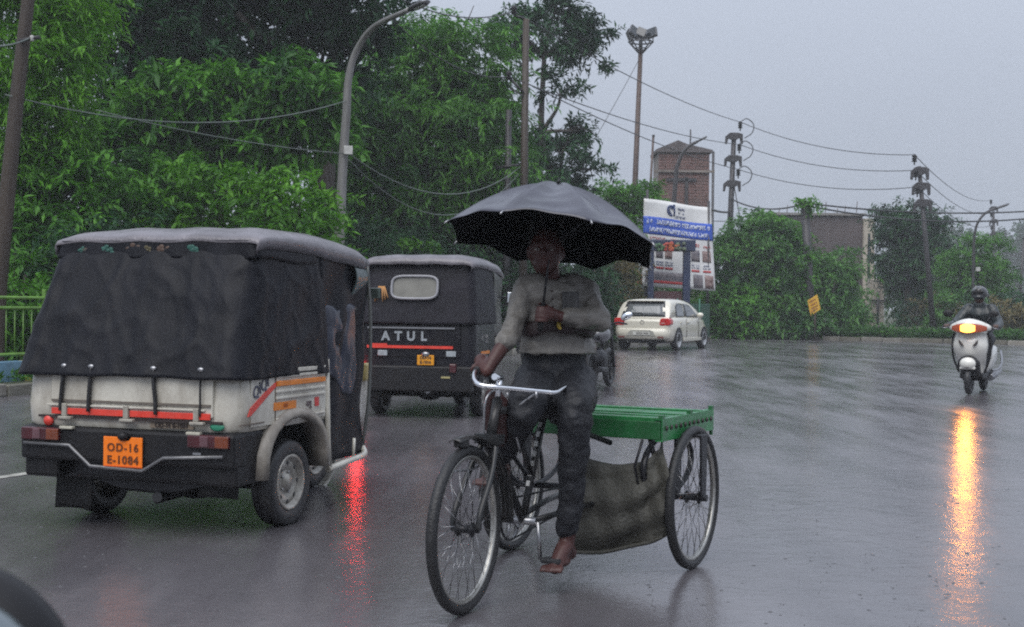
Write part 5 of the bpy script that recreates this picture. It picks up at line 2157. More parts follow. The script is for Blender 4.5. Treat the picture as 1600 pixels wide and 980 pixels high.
    word('OD16 1034', .075, ink, pl, frame((.04, -.111, .485), (1, 0, 0), (0, 0, 1)), depth=.001, bold=.003)
    mb = MB()
    for s_ in (-1, 1):
        mb.box((s_ * .58, -.088, .38), (.18, .012, .04))
    mb.build('bumper_reflector', M('reflector_dim', (.16, .03, .025), .3), bm_)
    mb = MB()
    mb.box((0, .15, .27), (1.3, .3, .12))
    mb.build('under_tray', black_plastic, P, bevel=.03)
    mb = MB()
    mb.rod((-.42, -.02, .25), (-.42, .3, .25), .03, 8)
    mb.build('exhaust', steel, P)
    mb = MB()
    mb.tube([(.0, .62, 1.45), (0, .5, 1.58)], .006, 5)
    mb.build('aerial', black_plastic, P)
    return P


hatchback()

# ================================================================== cargo cycle rickshaw
TL_LOC, TL_RZ = V(.45, 6.72, 0), PI - .475
TR = thing('cargo_rickshaw', 'green flatbed cargo cycle rickshaw ridden toward the camera under an umbrella', 'cargo rickshaw', TL_LOC, TL_RZ)
TM = Matrix.Translation(TL_LOC) @ Matrix.Rotation(TL_RZ, 4, 'Z')
TI = TM.inverted()


def tl(px, py, Y):
    return TI @ W(px, py, Y)


green = M('bed_green', (.020, .20, .052), .34, 0, .3, 9, .25, 40, .2, dirt=.65, dirtcol=(.02, .06, .03))
green_d = M('bed_green_worn', (.018, .13, .04), .4, 0, .3, 9, .1, 40, dirt=.6, dirtcol=(.03, .05, .03))
frame_m = M('cycle_black', (.018, .02, .022), .35, .2, .3, 10, dirt=.4, dirtcol=(.05, .035, .025))
rim_m = M('cycle_rim', (.42, .41, .38), .36, .9, .15, 20, dirt=.25)
spoke_m = M('spoke_steel', (.30, .30, .31), .3, .9, .2)
tyre_m = M('cycle_tyre', (.012, .012, .013), .5, 0, .3, 30, .3, 90)
SPK = None


def cycle_wheel(parent, loc, yaw, R_=.345, nsp=36):
    global SPK
    o = bpy.data.objects.new('wheel', None)
    COL.objects.link(o)
    o.parent = parent
    o.location = loc
    o.rotation_euler = (0, 0, yaw)
    mb = MB()
    t = .023
    prof = [(R_ - t + t * math.cos(a), t * math.sin(a)) for a in [k_ * 2 * PI / 10 for k_ in range(10)]]
    mb.lathe(prof, 56, 'x', closed_prof=True)
    mb.build('tyre', tyre_m, o)
    mb = MB()
    r1 = R_ - 2 * t + .007
    mb.lathe([(r1, -.013), (r1 - .014, -.013), (r1 - .02, -.006), (r1 - .02, .006), (r1 - .014, .013), (r1, .013)], 56, 'x', closed_prof=True)
    mb.build('rim', rim_m, o)
    mb = MB()
    mb.lathe([(.0, -.06), (.012, -.06), (.012, -.036), (.03, -.034), (.03, -.028), (.016, -.02), (.016, .02), (.03, .028), (.03, .034), (.012, .036), (.012, .06), (0, .06)], 16, 'x')
    mb.build('hub', black_metal, o)
    for k_ in range(nsp):
        a = 2 * PI * k_ / nsp
        s_ = 1 if k_ % 2 else -1
        tw = .55 * (1 if (k_ // 2) % 2 else -1)
        if SPK is None:
            m_ = MB()
            m_.rod((0, 0, 0), (0, 0, 1), .0016, 4)
            SPK = m_.mesh('spoke', spoke_m)
        p0 = V(s_ * .031, .028 * math.sin(a + tw * 1.4), .028 * math.cos(a + tw * 1.4))
        p1 = V(s_ * .004, (r1 - .016) * math.sin(a), (r1 - .016) * math.cos(a))
        d = p1 - p0
        s = obj('spoke', SPK, o)
        s.matrix_local = Matrix.Translation(p0) @ d.to_track_quat('Z', 'Y').to_matrix().to_4x4() @ Matrix.Diagonal((1, 1, d.length, 1))
    return o


FY = 1.38
fw = V(.0, FY, .345)
cycle_wheel(TR, fw, R(5))
cycle_wheel(TR, V(-.49, 0, .345), 0)
cycle_wheel(TR, V(.49, 0, .345), 0)
# frame tubes
head_lo, head_hi = V(0, 1.17, .70), V(0, 1.11, .86)
bb = V(0, .86, .31)
seat_t = V(0, .62, .84)
mb = MB()
mb.rod(head_lo, head_hi, .022, 10)
mb.rod(head_hi - V(0, 0, .04), seat_t + V(0, .02, -.08), .017, 10)
mb.rod(head_lo, bb, .018, 10)
mb.rod(bb, seat_t, .017, 10)
mb.rod((0, .9, .70), (0, .78, .5), .013, 8)
for s_ in (-1, 1):
    mb.tube([bb + V(s_ * .04, 0, 0), V(s_ * .12, .35, .33), V(s_ * .12, .02, .345)], .014, 8)
    mb.tube([seat_t + V(s_ * .02, 0, -.1), V(s_ * .2, .34, .62)], .013, 8)
mb.build('frame', frame_m, TR)
mb = MB()
for k_ in range(7):
    p = lerp(bb, seat_t, .30 + k_ * .08)
    mb.box(p + V(0, .021, 0), (.016, .006, .024), Matrix.Rotation(.4, 3, 'X'))
mb.build('tube_lettering', M('tube_white', (.5, .5, .48), .4, 0, .2, 50), TR)
mb = MB()
for s_ in (-1, 1):
    mb.tube(curve([head_lo + V(s_ * .03, 0, 0), V(s_ * .055, 1.26, .56), V(s_ * .06, 1.36, .42), fw + V(s_ * .06, 0, 0)], 5), .013, 8)
mb.box(head_lo + V(0, .01, .0), (.12, .05, .04))
mb.build('fork', frame_m, TR)
mb = MB()
mb.lathe([(.375, -.03), (.385, -.015), (.388, 0), (.385, .015), (.375, .03)], 22, 'x', fw, a0=PI * .42, a1=PI * 1.02)
mb.build('front_mudguard', frame_m, TR, solid=.004)
mb = MB()
mb.rod(head_hi, head_hi + V(0, -.02, .10), .013, 8)
mb.tube([head_hi + V(0, -.02, .09), head_hi + V(0, .03, .10)], .015, 8)
mb.build('stem', chrome, TR)
mb = MB()
hb = curve([tl(752, 574, 6.02), tl(741, 583, 5.88), tl(742, 596, 5.74), tl(756, 603, 5.68), tl(800, 607, 5.70), tl(850, 612, 5.74), tl(868, 613, 5.76), tl(880, 607, 5.86), tl(893, 600, 6.02)], 6)
mb.tube(hb, .0115, 10)
mb.build('handlebar', chrome, TR)
mb = MB()
mb.tube([hb[0] + (hb[0] - hb[4]).normalized() * .05, hb[0], hb[4]], .017, 10)
mb.tube([hb[-1] + (hb[-1] - hb[-5]).normalized() * .05, hb[-1], hb[-4]], .017, 10)
mb.build('grip', black_rubber, TR)
mb = MB()
for px in (793, 838):
    a = tl(px, 612, 5.7)
    mb.rod(a, a + V(0, 0, -.03), .006, 6)
p = tl(775, 607, 5.72)
mb.tube(curve([p, p + V(.02, .06, -.06), V(.03, 1.2, .6), V(.05, 1.42, .58)], 6), .0055, 5)
mb.tube(curve([tl(840, 612, 5.73), V(-.05, 1.05, .8), V(-.03, .95, .62)], 6), .0055, 5)
mb.build('brake_rod', steel, TR)
mb = MB()
mb.box((.0, 1.42, .70), (.05, .05, .03))
mb.build('brake_bridge', frame_m, TR, bevel=.006)
# saddle
mb = MB()
mb.loft([[V(w_ * math.cos(a), y, .90 + h * math.sin(a)) for a in [k_ * PI / 6 for k_ in range(12)]] for y, w_, h in ((.44, .02, .02), (.46, .10, .035), (.53, .105, .04), (.62, .06, .035), (.72, .028, .028), (.76, .012, .012))])
mb.rod((0, .60, .80), (0, .58, .89), .014, 8)
mb.build('saddle', black_plastic, TR)
# drive
mb = MB()
mb.lathe([(.085, -.004), (.093, -.004), (.093, .004), (.085, .004)], 36, 'x', bb + V(.06, 0, 0), closed_prof=True)
for k_ in range(5):
    a = k_ * 2 * PI / 5
    mb.rod(bb + V(.06, 0, 0), bb + V(.06, .088 * math.cos(a), .088 * math.sin(a)), .006, 6)
mb.rod(bb + V(-.07, 0, 0), bb + V(.08, 0, 0), .018, 10)
mb.build('chain_ring', steel, TR)
mb = MB()
ch = [bb + V(.06, .093 * math.cos(a), .093 * math.sin(a)) for a in [-PI / 2 + k_ * PI / 8 for k_ in range(9)]] + [V(.06, .04 * math.cos(a), .345 + .04 * math.sin(a)) for a in [PI / 2 + k_ * PI / 6 for k_ in range(7)]]
mb.tube(ch, .005, 5, loop=True)
mb.build('chain', black_metal, TR)
for s_, up in ((-1, -1), (1, 1)):
    mb = MB()
    e = bb + V(s_ * .085, .01 * up, .165 * up)
    mb.tube([bb + V(s_ * .075, 0, 0), e], .010, 8)
    mb.build('crank', steel, TR)
    mb = MB()
    mb.box(e + V(s_ * .06, 0, 0), (.09, .07, .022))
    mb.build('pedal', black_rubber, TR, bevel=.006)
# bed
BZ, BX, B0, B1 = .745, .455, -.38, .35
for s_ in (-1, 1):
    mb = MB()
    mb.prism([(0, -.105), (.035, -.105), (.035, -.098), (.006, -.098), (.006, -.006), (.035, -.006), (.035, 0), (0, 0)], (B0, B1), 'y')
    sr = mb.build('side_rail', green, TR)
    sr.location = (s_ * (BX + .006), 0, BZ)
    sr.scale = (-s_, 1, 1)
    for k_ in range(11):
        mb = MB()
        mb.lathe([(0, -.0065), (.0115, -.0065), (.0115, .001), (0, .001)], 10, 'x', (0, lerp(B0 + .05, B1 - .05, k_ / 10), -.045))
        mb.build('rail_hole', ink, sr)
    mb = MB()
    for y in (B0 + .01, lerp(B0, B1, .45), B1 - .02):
        mb.box((.012, y, .008), (.02, .03, .018))
    mb.box((.01, B0 + .01, -.115), (.015, .015, .03))
    mb.build('rail_bolt', green_d, sr)
for y in (B0 + .02, B1 - .02):
    mb = MB()
    mb.box((0, y, BZ - .055), (2 * BX - .01, .035, .085))
    mb.build('cross_beam', green_d, TR, bevel=.004)
slat = None
ns = 8
for k_ in range(ns):
    y = lerp(B0 + .06, B1 - .035, k_ / (ns - 1))
    if slat is None:
        mb = MB()
        mb.box((0, 0, 0), (2 * BX - .014, .048, .020))
        slat = mb.build('slat', green, TR, bevel=.003)
        s = slat
    else:
        s = copy_part(slat, TR)
    s.location = (0, y, BZ - .012 + (.007 if k_ % 3 == 1 else .003 * (k_ % 2)))
    s.rotation_euler = (0, 0, random.Random(k_).uniform(-.008, .008))
for x in (-.25, .25):
    mb = MB()
    mb.box((x, (B0 + B1) / 2, BZ - .06), (.03, B1 - B0 - .08, .05))
    mb.build('stringer', green_d, TR)
# under structure: posts, springs and axle
mb = MB()
mb.rod((-.56, 0, .345), (.56, 0, .345), .017, 10)
mb.build('axle', black_metal, TR)
for s_ in (-1, 1):
    mb = MB()
    for dx in (.41, .54):
        mb.prism([(-.03, .33), (.03, .33), (.045, BZ - .1), (-.045, BZ - .1)], (s_ * dx - .006, s_ * dx + .006), 'x')
    mb.box((s_ * .475, 0, BZ - .1), (.14, .09, .012))
    mb.build('wheel_bracket', black_metal, TR, bevel=.003)
    mb = MB()
    pts = [(s_ * .36, .33 * math.cos(a), .50 + .15 * math.sin(a)) for a in [k_ * 2 * PI / 24 for k_ in range(24)]]
    mb.tube(pts, .012, 6, loop=True, flat=1.4)
    mb.build('leaf_spring', black_metal, TR)
    mb = MB()
    mb.tube([(s_ * .39, .32, BZ - .1), (s_ * .38, .2, .5), (s_ * .37, .02, .36)], .012, 8)
    mb.tube([(s_ * .36, .34, BZ - .1), (s_ * .33, .36, .52), (s_ * .34, .30, .36)], .007, 6)
    mb.build('strut', black_metal, TR)

# rag bag hung from the handlebar
rag_m = M('rag_maroon', (.050, .018, .018), .5, 0, .4, 9, .6, 30, dirt=.4, dirtcol=(.02, .015, .014))
ro = W(778, 640, 5.86)
mb = MB()
rings = []
for f, rx, ry in ((0, .012, .012), (.08, .03, .02), (.25, .052, .035), (.5, .058, .045), (.75, .05, .04), (.93, .038, .028), (1, .015, .012)):
    c = lerp(W(769, 606, 5.78), W(782, 696, 5.88), f) - ro
    rings.append([c + V(rx * math.cos(a) * (1 + .18 * math.sin(a * 3 + f * 5)), ry * math.sin(a) * (1 + .2 * math.cos(a * 4 + f * 7)), .008 * math.sin(a * 2 + f * 9)) for a in [k_ * 2 * PI / 22 for k_ in range(22)]])
mb.loft(rings)
rg = mb.build('pouch', rag_m, None)
rg.name = 'cloth_bag'
rg.location = ro
tag(rg, 'dark maroon cloth bag hanging from the rickshaw handlebar', 'bag')
mb = MB()
mb.tube([W(762, 602, 5.72) - ro, W(768, 609, 5.74) - ro, W(778, 604, 5.72) - ro], .006, 6)
mb.build('bag_strap', rag_m, rg)

# sagging sack sheet tied under the bed
sack_m = M('jute_sack', (.068, .066, .054), .6, 0, .3, 5, .5, 55, dirt=.75, dirtcol=(.028, .025, .02))
Ys = 6.36
tlp = [(880, 690, Ys + .06), (918, 716, Ys + .05), (960, 726, Ys), (1000, 722, Ys - .04), (1024, 705, Ys - .06), (1037, 690, Ys - .08)]
blp = [(872, 858, Ys + .06), (910, 862, Ys + .04), (945, 861, Ys), (985, 852, Ys - .02), (1018, 845, Ys - .05), (1043, 832, Ys - .06)]
tc_, bc_ = resample_pts = ([W(*p) for p in tlp], [W(*p) for p in blp])
tcv, bcv = curve(tc_, 8), curve(bc_, 8)
org = V(tcv[20].x, tcv[20].y, 0)
mb = MB()


def sack(u, v):
    i = min(len(tcv) - 1, int(round(u * (len(tcv) - 1))))
    p = lerp(tcv[i], bcv[i], v)
    b_ = .055 * math.sin(PI * v) ** .8 * (1 if v < .95 else .5) + .012 * math.sin(u * 11 + v * 5) + .012 * math.sin(v * 17 + u * 3) + .008 * math.sin(u * 31 - v * 9)
    return p + V(.2, -1, 0) * b_ - org


mb.grid(sack, 40, 30, .008)
sk = mb.build('sheet', sack_m, None, recalc=False)
sk.name = 'sack'
sk.location = org
tag(sk, 'wet olive jute sack sheet hanging slack under the green cargo bed', 'sack')
mb = MB()
for i in (0, len(tcv) - 1):
    mb.tube([tcv[i] - org, tcv[i] - org + V(0, .02, .03), V(tcv[i].x, tcv[i].y + .03, .68) - org], .006, 5)
mb.build('tie_cord', M('cord_jute', (.12, .10, .06), .7), sk)
mb = MB()
mb.tube([bcv[k_] - org + V(0, -.02, 0) for k_ in range(0, len(bcv), 3)], .010, 6)
mb.build('hem', sack_m, sk)


# ================================================================== people
def remeshed(mb, name, mat, parent, vox, smooth=4, wrinkle=0.0, wscale=.12, sfac=.5):
    o = mb.build(name, mat, parent, recalc=False)
    md = o.modifiers.new('join', 'REMESH')
    md.mode = 'VOXEL'
    md.voxel_size = vox
    md.use_smooth_shade = True
    if smooth:
        md = o.modifiers.new('soften', 'SMOOTH')
        md.iterations = smooth
        md.factor = sfac
    if wrinkle:
        tx = bpy.data.textures.new(name + '_folds', 'CLOUDS')
        tx.noise_scale = wscale
        tx.noise_depth = 2
        md = o.modifiers.new('folds', 'DISPLACE')
        md.texture = tx
        md.strength = wrinkle
        md.mid_level = .5
    return o


def chain(mb, pts, rads, n=14, k=5, flat=1.0, up=None):
    """limb through joints with tapering girth and rounded ends"""
    c = curve(pts, k)
    m = len(c)
    rr = []
    for i in range(m):
        t = i / (m - 1) * (len(rads) - 1)
        j = min(int(t), len(rads) - 2)
        rr.append(lerp(rads[j], rads[j + 1], t - j))
    mb.tube(c, rr, n, flat=flat, up=up)
    mb.ell(c[0], (rr[0],) * 3, 12, 8)
    mb.ell(c[-1], (rr[-1],) * 3, 12, 8)


def hand(mb, wrist, palm_c, dirs, finger_pts):
    """palm plus five separate bent fingers"""
    chain(mb, [wrist, lerp(wrist, palm_c, .5), palm_c], [.026, .034, .036], 12, 3)
    for pts, r0 in finger_pts:
        chain(mb, pts, [r0, r0 * .95, r0 * .78], 8, 4)


skin = M('skin_brown', (.075, .034, .024), .4, 0, .25, 14, .1, 50)
skin_red = M('skin_wet', (.066, .028, .025), .38, 0, .25, 14, .1, 50, spec=.3)
hair_m = M('hair', (.012, .011, .012), .5)
shirt_m = M('shirt_wet', (.17, .16, .145), .5, 0, .25, 5, .7, 16, dirt=.35, dirtcol=(.06, .05, .045))
trouser_m = M('trouser_dark', (.008, .009, .013), .65, 0, .35, 6, .8, 18)
sash_m = M('sash_maroon', (.035, .022, .024), .6, 0, .3, 12, .4, 80)

RB = V(W(866, 600, 6.25).x, 6.25, 0)
RIDER = thing('person', 'cargo rickshaw rider in a wet grey shirt and dark trousers holding an umbrella', 'person', RB)


def jp(px, py, Y):
    return W(px, py, Y) - RB


UA = V(.12, .19, 1).normalized()          # umbrella axis
ucen = W(861, 379, 6.06)
ugrip = ucen - UA * .33
pel = jp(866, 588, 6.27)
waist = jp(868, 540, 6.27)
chest = jp(868, 478, 6.22)
nek = jp(858, 436, 6.17)
headc = jp(853, 391, 6.12)
shR, shL = jp(822, 452, 6.13), jp(912, 452, 6.24)
elR, haR = jp(797, 522, 6.02), jp(760, 581, 5.93)
elL, haL = jp(934, 498, 6.14), ugrip - RB + V(.085, .03, -.012)
hipR, hipL = jp(843, 596, 6.30), jp(892, 596, 6.32)
knR, knL = jp(822, 636, 5.80), jp(902, 640, 5.86)
anR = TM @ (bb + V(.085 + .06, -.06, .165 + .09)) - RB
anL = jp(886, 846, 5.98)
mb = MB()
chain(mb, [pel, waist, chest, nek + V(0, .02, -.06)], [.125, .115, .13, .085], 18, 5, .8, (0, 1, 0))
chain(mb, [nek + V(0, .02, -.07), nek, headc + V(0, .02, -.06)], [.055, .052, .055], 14, 4)
mb.ell(headc, (.076, .092, .108), 20, 14, Matrix.Rotation(R(10), 3, 'X'))
mb.ell(headc + V(-.01, -.03, -.065), (.052, .058, .048), 14, 10)
mb.ell(headc + V(-.012, -.092, -.018), (.013, .018, .026), 10, 8)   # nose
mb.ell(headc + V(-.012, -.082, -.060), (.024, .012, .007), 10, 6)   # upper lip
mb.ell(headc + V(-.012, -.081, -.072), (.021, .012, .007), 10, 6)
mb.ell(headc + V(-.012, -.08, .022), (.05, .016, .012), 12, 6)      # brow
for s_ in (-1, 1):
    mb.ell(headc + V(s_ * .078, .01, -.01), (.012, .022, .032), 8, 8)
chain(mb, [shR, lerp(shR, elR, .5), elR, lerp(elR, haR, .5), haR], [.044, .041, .036, .033, .026], 14)
chain(mb, [shL, lerp(shL, elL, .5), elL, lerp(elL, haL, .5), haL], [.044, .041, .036, .033, .026], 14)
# right hand closed on the handlebar grip
gdir = (TM.to_3x3() @ (hb[0] - hb[5])).normalized()
gc = (TM @ lerp(hb[0], hb[4], .2)) - RB
pc = gc + V(.006, .005, .03)
fin = []
for k_, (o_, r0) in enumerate(((.033, .0092), (.011, .0098), (-.011, .0095), (-.032, .0082))):
    a = gc + gdir * o_
    sd = gdir.cross(V(0, 0, 1)).normalized()
    if sd.y > 0:
        sd = -sd
    fin.append(([a + V(0, 0, .034), a + sd * .030 + V(0, 0, .020), a + sd * .028 + V(0, 0, -.016), a + sd * .004 + V(0, 0, -.026)], r0))
sd2 = gdir.cross(V(0, 0, 1)).normalized()
if sd2.y < 0:
    sd2 = -sd2
fin.append(([pc + gdir * -.03, gc + gdir * -.045 + sd2 * .028 + V(0, 0, .006), gc + gdir * -.04 + sd2 * .012 + V(0, 0, -.022)], .0105))
hand(mb, haR, pc, None, fin)
# left hand round the umbrella shaft
gl = ugrip - RB
haL_t = gl + V(.056, .018, -.006)
fin = []
for k_, (o_, r0) in enumerate(((.030, .0092), (.009, .0098), (-.012, .0095), (-.032, .0082))):
    a = gl + UA * o_
    fin.append(([a + V(.028, -.004, 0), a + V(.016, -.030, 0), a + V(-.018, -.028, 0), a + V(-.026, .000, 0)], r0))
fin.append(([gl + V(.034, .01, .02), gl + V(.012, .026, .042), gl + V(-.016, .018, .046)], .0105))
chain(mb, [haL, haL_t, gl + V(.034, .006, 0)], [.026, .03, .034], 12, 3)
for pts, r0 in fin:
    chain(mb, pts, [r0, r0 * .95, r0 * .78], 8, 4)
# legs and bare feet
chain(mb, [hipR, lerp(hipR, knR, .5), knR, lerp(knR, anR, .4), anR], [.09, .078, .06, .055, .036], 14)
chain(mb, [hipL, lerp(hipL, knL, .5), knL, lerp(knL, anL, .4), anL], [.09, .078, .06, .055, .036], 14)
fd = V(-.475, -.88, 0)
fs = V(.88, -.475, 0)
for an, dn in ((anR, -.02), (anL, -.045)):
    heel = an + V(0, 0, -.055) - fd * .03
    ball = an + fd * .12 + V(0, 0, -.075 + dn * .5)
    chain(mb, [heel, an + V(0, 0, -.02) + fd * .02, lerp(an, ball, .6), ball], [.034, .038, .036, .03], 12, 4, 1.0)
    mb.ell(lerp(heel, ball, .62) , (.042, .07, .024), 12, 8, rotz(math.atan2(-fd.x, fd.y)))
    for k_ in range(5):
        o_ = fs * (k_ - 2) * .0175 * (1 if an is anL else -1)
        L_ = (.050, .044, .042, .036, .030)[4 - k_ if an is anR else k_]
        chain(mb, [ball + o_ * .9, ball + o_ * 1.15 + fd * L_ * .6 + V(0, 0, .004), ball + o_ * 1.2 + fd * L_ + V(0, 0, -.010)], [.0125, .0115, .010], 8, 3)
remeshed(mb, 'body', skin_red, RIDER, .0075, 3)
mb = MB()
mb.ell(headc + V(0, .022, .03), (.083, .09, .092), 18, 12)
mb.ell(headc + V(0, .05, -.02), (.076, .062, .085), 14, 10)
remeshed(mb, 'hair', hair_m, RIDER, .012, 2, .012, .03)
for s_ in (-1, 1):
    mb = MB()
    mb.ell(headc + V(-.012 + s_ * .03, -.082, .0), (.012, .008, .007), 10, 8)
    e = mb.build('eye', M('eye_white_%d' % s_, (.35, .33, .30), .2), RIDER)
    mb = MB()
    mb.ell(headc + V(-.012 + s_ * .03, -.089, .0), (.005, .003, .005), 8, 6)
    mb.build('iris', ink, e)
# shirt: loose torso with sleeves, hem over the sash
mb = MB()
hem = jp(872, 552, 6.25)
secs = []
for p, hx, hy in ((jp(862, 438, 6.18), 0.079, 0.079), (jp(866, 446, 6.18), 0.140, 0.093), (jp(868, 462, 6.19), 0.156, 0.112), (chest, .160, .126), (jp(868, 505, 6.22), 0.156, 0.126), (jp(868, 522, 6.24), 0.153, 0.121), (jp(872, 540, 6.25), 0.177, 0.135), (hem, .182, .14)):
    secs.append([p + V(hx * math.copysign(abs(math.cos(a)) ** .8, math.cos(a)), .05 * math.cos(a) + hy * math.copysign(abs(math.sin(a)) ** .8, math.sin(a)), 0) for a in [k_ * 2 * PI / 28 for k_ in range(28)]])
mb.loft(secs)
chain(mb, [jp(845, 448, 6.15), shR + V(-.005, 0, .0), lerp(shR, elR, .5), elR, lerp(elR, haR, .22)], [.064, .058, .048, .045, .049], 14)
chain(mb, [jp(890, 448, 6.2), shL, lerp(shL, elL, .5), elL + V(.005, 0, -.012)], [.064, .06, .056, .058], 14)
chain(mb, [elL, lerp(elL, haL, .5), lerp(elL, haL, .85)], [.06, .05, .043], 12)
sh = remeshed(mb, 'shirt', shirt_m, RIDER, .009, 3, .028, .06)
mb = MB()
nk = jp(860, 437, 6.17)
mb.tube([nk + V(.072 * math.cos(a), .07 * math.sin(a) + .01, .012 * math.sin(a) - .018 * (1 if math.sin(a) < -.8 else 0)) for a in [k_ * 2 * PI / 20 - PI / 2 + .18 for k_ in range(19)]], .014, 8, flat=1.5)
mb.build('collar', shirt_m, sh)
for k_ in range(4):
    mb = MB()
    mb.ell(jp(862 + k_, 455 + k_ * 12, 6.045), (.006, .003, .006), 8, 5)
    mb.build('button', ink, sh)
# pocket, button line and placket
mb = MB()
mb.grid(lambda u, v: jp(lerp(878, 904, u), lerp(456, 486, v), 6.07 + .01 * u) + V(0, .012 * math.sin(u * 5), 0), 6, 6, .006)
mb.build('pocket', M('pocket_dark', (.045, .045, .047), .55, 0, .3, 10), sh)
mb = MB()
pts = []
for k_ in range(33):
    a = 2 * PI * k_ / 32
    pts.append(jp(870, 508, 6.225) + V(.182 * math.cos(a), .05 * math.cos(a) + .149 * math.sin(a), .02 * math.cos(a) - .0))
mb = MB()
rings = []
for k_ in range(32):
    a = 2 * PI * k_ / 32
    c0 = jp(870, 510, 6.225)
    n_ = V(math.cos(a), math.sin(a), 0)
    ring = []
    for dz, dr in ((-.035, 0), (-.02, .012), (0, .007), (.02, .013), (.036, 0), (.03, -.02), (-.03, -.02)):
        ring.append(c0 + V((.178 + dr) * math.cos(a), .05 * math.cos(a) + (.146 + dr) * math.sin(a), dz + .012 * math.sin(a * 3) + .008 * math.cos(a * 7)))
    rings.append(ring)
mb.loft(rings, loop=True)
ss = mb.build('sash', sash_m, RIDER)
mb = MB()
mb.ell(jp(873, 508, 6.055), (.010, .008, .017), 10, 8)
mb.ell(jp(875, 513, 6.05), (.008, .006, .007), 8, 6)
mb.build('pendant', M('pendant_yellow', (.42, .30, .04), .4), ss)
# trousers
mb = MB()
secs = []
for p, hx, hy in ((jp(868, 540, 6.27), .135, .11), (jp(868, 560, 6.28), .155, .125), (pel, .165, .135), (jp(867, 608, 6.3), .16, .14)):
    secs.append([p + V(hx * math.cos(a), hy * math.sin(a) + .04 * math.cos(a), 0) for a in [k_ * 2 * PI / 24 for k_ in range(24)]])
mb.loft(secs)
chain(mb, [hipR, lerp(hipR, knR, .5) + V(0, 0, -.015), knR, lerp(knR, anR, .45), lerp(knR, anR, .9)], [.118, .105, .080, .07, .055], 16)
chain(mb, [hipL, lerp(hipL, knL, .5) + V(0, 0, -.015), knL + V(-.01, 0, 0), lerp(knL, anL, .45), lerp(knL, anL, .90)], [.118, .105, .080, .064, .052], 16)
# the wet cloth hangs between the thighs
mb.ell(lerp(lerp(hipR, hipL, .5), lerp(knR, knL, .5), .4) + V(0, 0, -.04), (.09, .14, .09), 14, 10)
remeshed(mb, 'trousers', trouser_m, RIDER, .010, 3, .030, .07)

# ------------------------------------------------------------------ umbrella
UC = ucen
UR, UHT = .49, .275
xa = V(1, 0, 0) - UA * UA.x
xa.normalize()
ya = UA.cross(xa)
UM = Matrix((xa, ya, UA)).transposed().to_4x4()
UM.translation = UC
U = bpy.data.objects.new('umbrella', None)
COL.objects.link(U)
U.matrix_world = UM
tag(U, 'large black umbrella held over the cargo rickshaw rider', 'umbrella')
umb_m = M('umbrella_cloth', (.045, .045, .060), .24, 0, .3, 5, .12, 60, sheen=0, rvar=.1)
A0 = .32


def canopy(u, v):
    """u round, v from apex to rim"""
    a = A0 + u * 2 * PI
    k_ = (u * 8) % 1
    mid = 4 * k_ * (1 - k_)
    r = UR * v * (1 - .085 * mid * (.4 + .6 * v))
    z = UHT * (1 - (v ** 1.75)) - .036 * mid * math.sin(PI * min(1, v * 1.0)) * 1.0 + .022 * mid * v ** 3
    z += .006 * math.sin(u * 8 * 2 * PI * 1.5 + v * 9) * v * mid + .0045 * math.sin(v * 30 + 3 * math.sin(u * 17)) * mid * v
    if abs(((a + PI) % (2 * PI)) - PI + .02) < .42:       # loose panel at the right tip
        z -= .02 * v ** 4
    return (r * math.cos(a), r * math.sin(a), z)


mb = MB()
mb.grid(canopy, 96, 26, 0)
cn = mb.build('canopy', umb_m, U, solid=.002)
mb = MB()
mb.grid(lambda u, v: V(*canopy(u, min(v, .995))) - V(0, 0, .006), 96, 26, 0)
mb.build('underside_shade', M('underside_shade_black', (.004, .004, .006), .9, 0, .2, 8, spec=.05), cn)  # black inner copy added: shade under the umbrella put into its colour
for k_ in range(8):
    mb = MB()
    mb.tube([V(*canopy(k_ / 8, v)) - V(0, 0, .008) for v in [.04 + .96 * q_ / 12 for q_ in range(13)]], .003, 5)
    rb = mb.build('rib', black_metal, U)
    mb = MB()
    mb.rod((0, 0, -.02), V(*canopy(k_ / 8, .52)) - V(0, 0, .012), .0022, 5)
    mb.build('stretcher', black_metal, rb)
    mb = MB()
    e = V(*canopy(k_ / 8, 1.0))
    d = (e - V(*canopy(k_ / 8, .96))).normalized()
    mb.rod(e - d * .008, e + d * .018, .004, 6)
    mb.build('rib_tip', M('tip_steel_%d' % k_, (.35, .35, .36), .3, .7), rb)
mb = MB()
mb.rod((0, 0, -.38), (0, 0, UHT + .012), .0055, 8)
mb.build('shaft', black_metal, U)
mb = MB()
mb.rod((0, 0, UHT), (0, 0, UHT + .028), .007, 8, .003)
mb.build('ferrule', black_metal, U)
mb = MB()
mb.tube([(0, 0, -.28), (0, 0, -.34), (0, 0, -.40), (0, 0, -.41)], [.011, .013, .013, .008], 10)
mb.build('handle', black_plastic, U)
mb = MB()
i0 = .5 - A0 / (2 * PI)
mb.grid(lambda u, v: V(*canopy(((0 - A0) / (2 * PI) + .004 + .055 * u) % 1, 1.0 - .16 * v)) + V(.004, 0, .004), 3, 8, .002)
mb.build('pale_hem', M('hem_pale', (.42, .42, .43), .35), cn)

# ================================================================== scooter
SL, SZ = V(W(1514, 617, 19.9).x, 19.9, 0), PI - .50
S = thing('scooter', 'white motor scooter with a lit orange headlight riding toward the camera on the right', 'scooter', SL, SZ)
sw = M('scooter_white', (.72, .71, .66), .18, 0, .05, 6, coat=.8, dirt=.25, dirtcol=(.3, .27, .22))


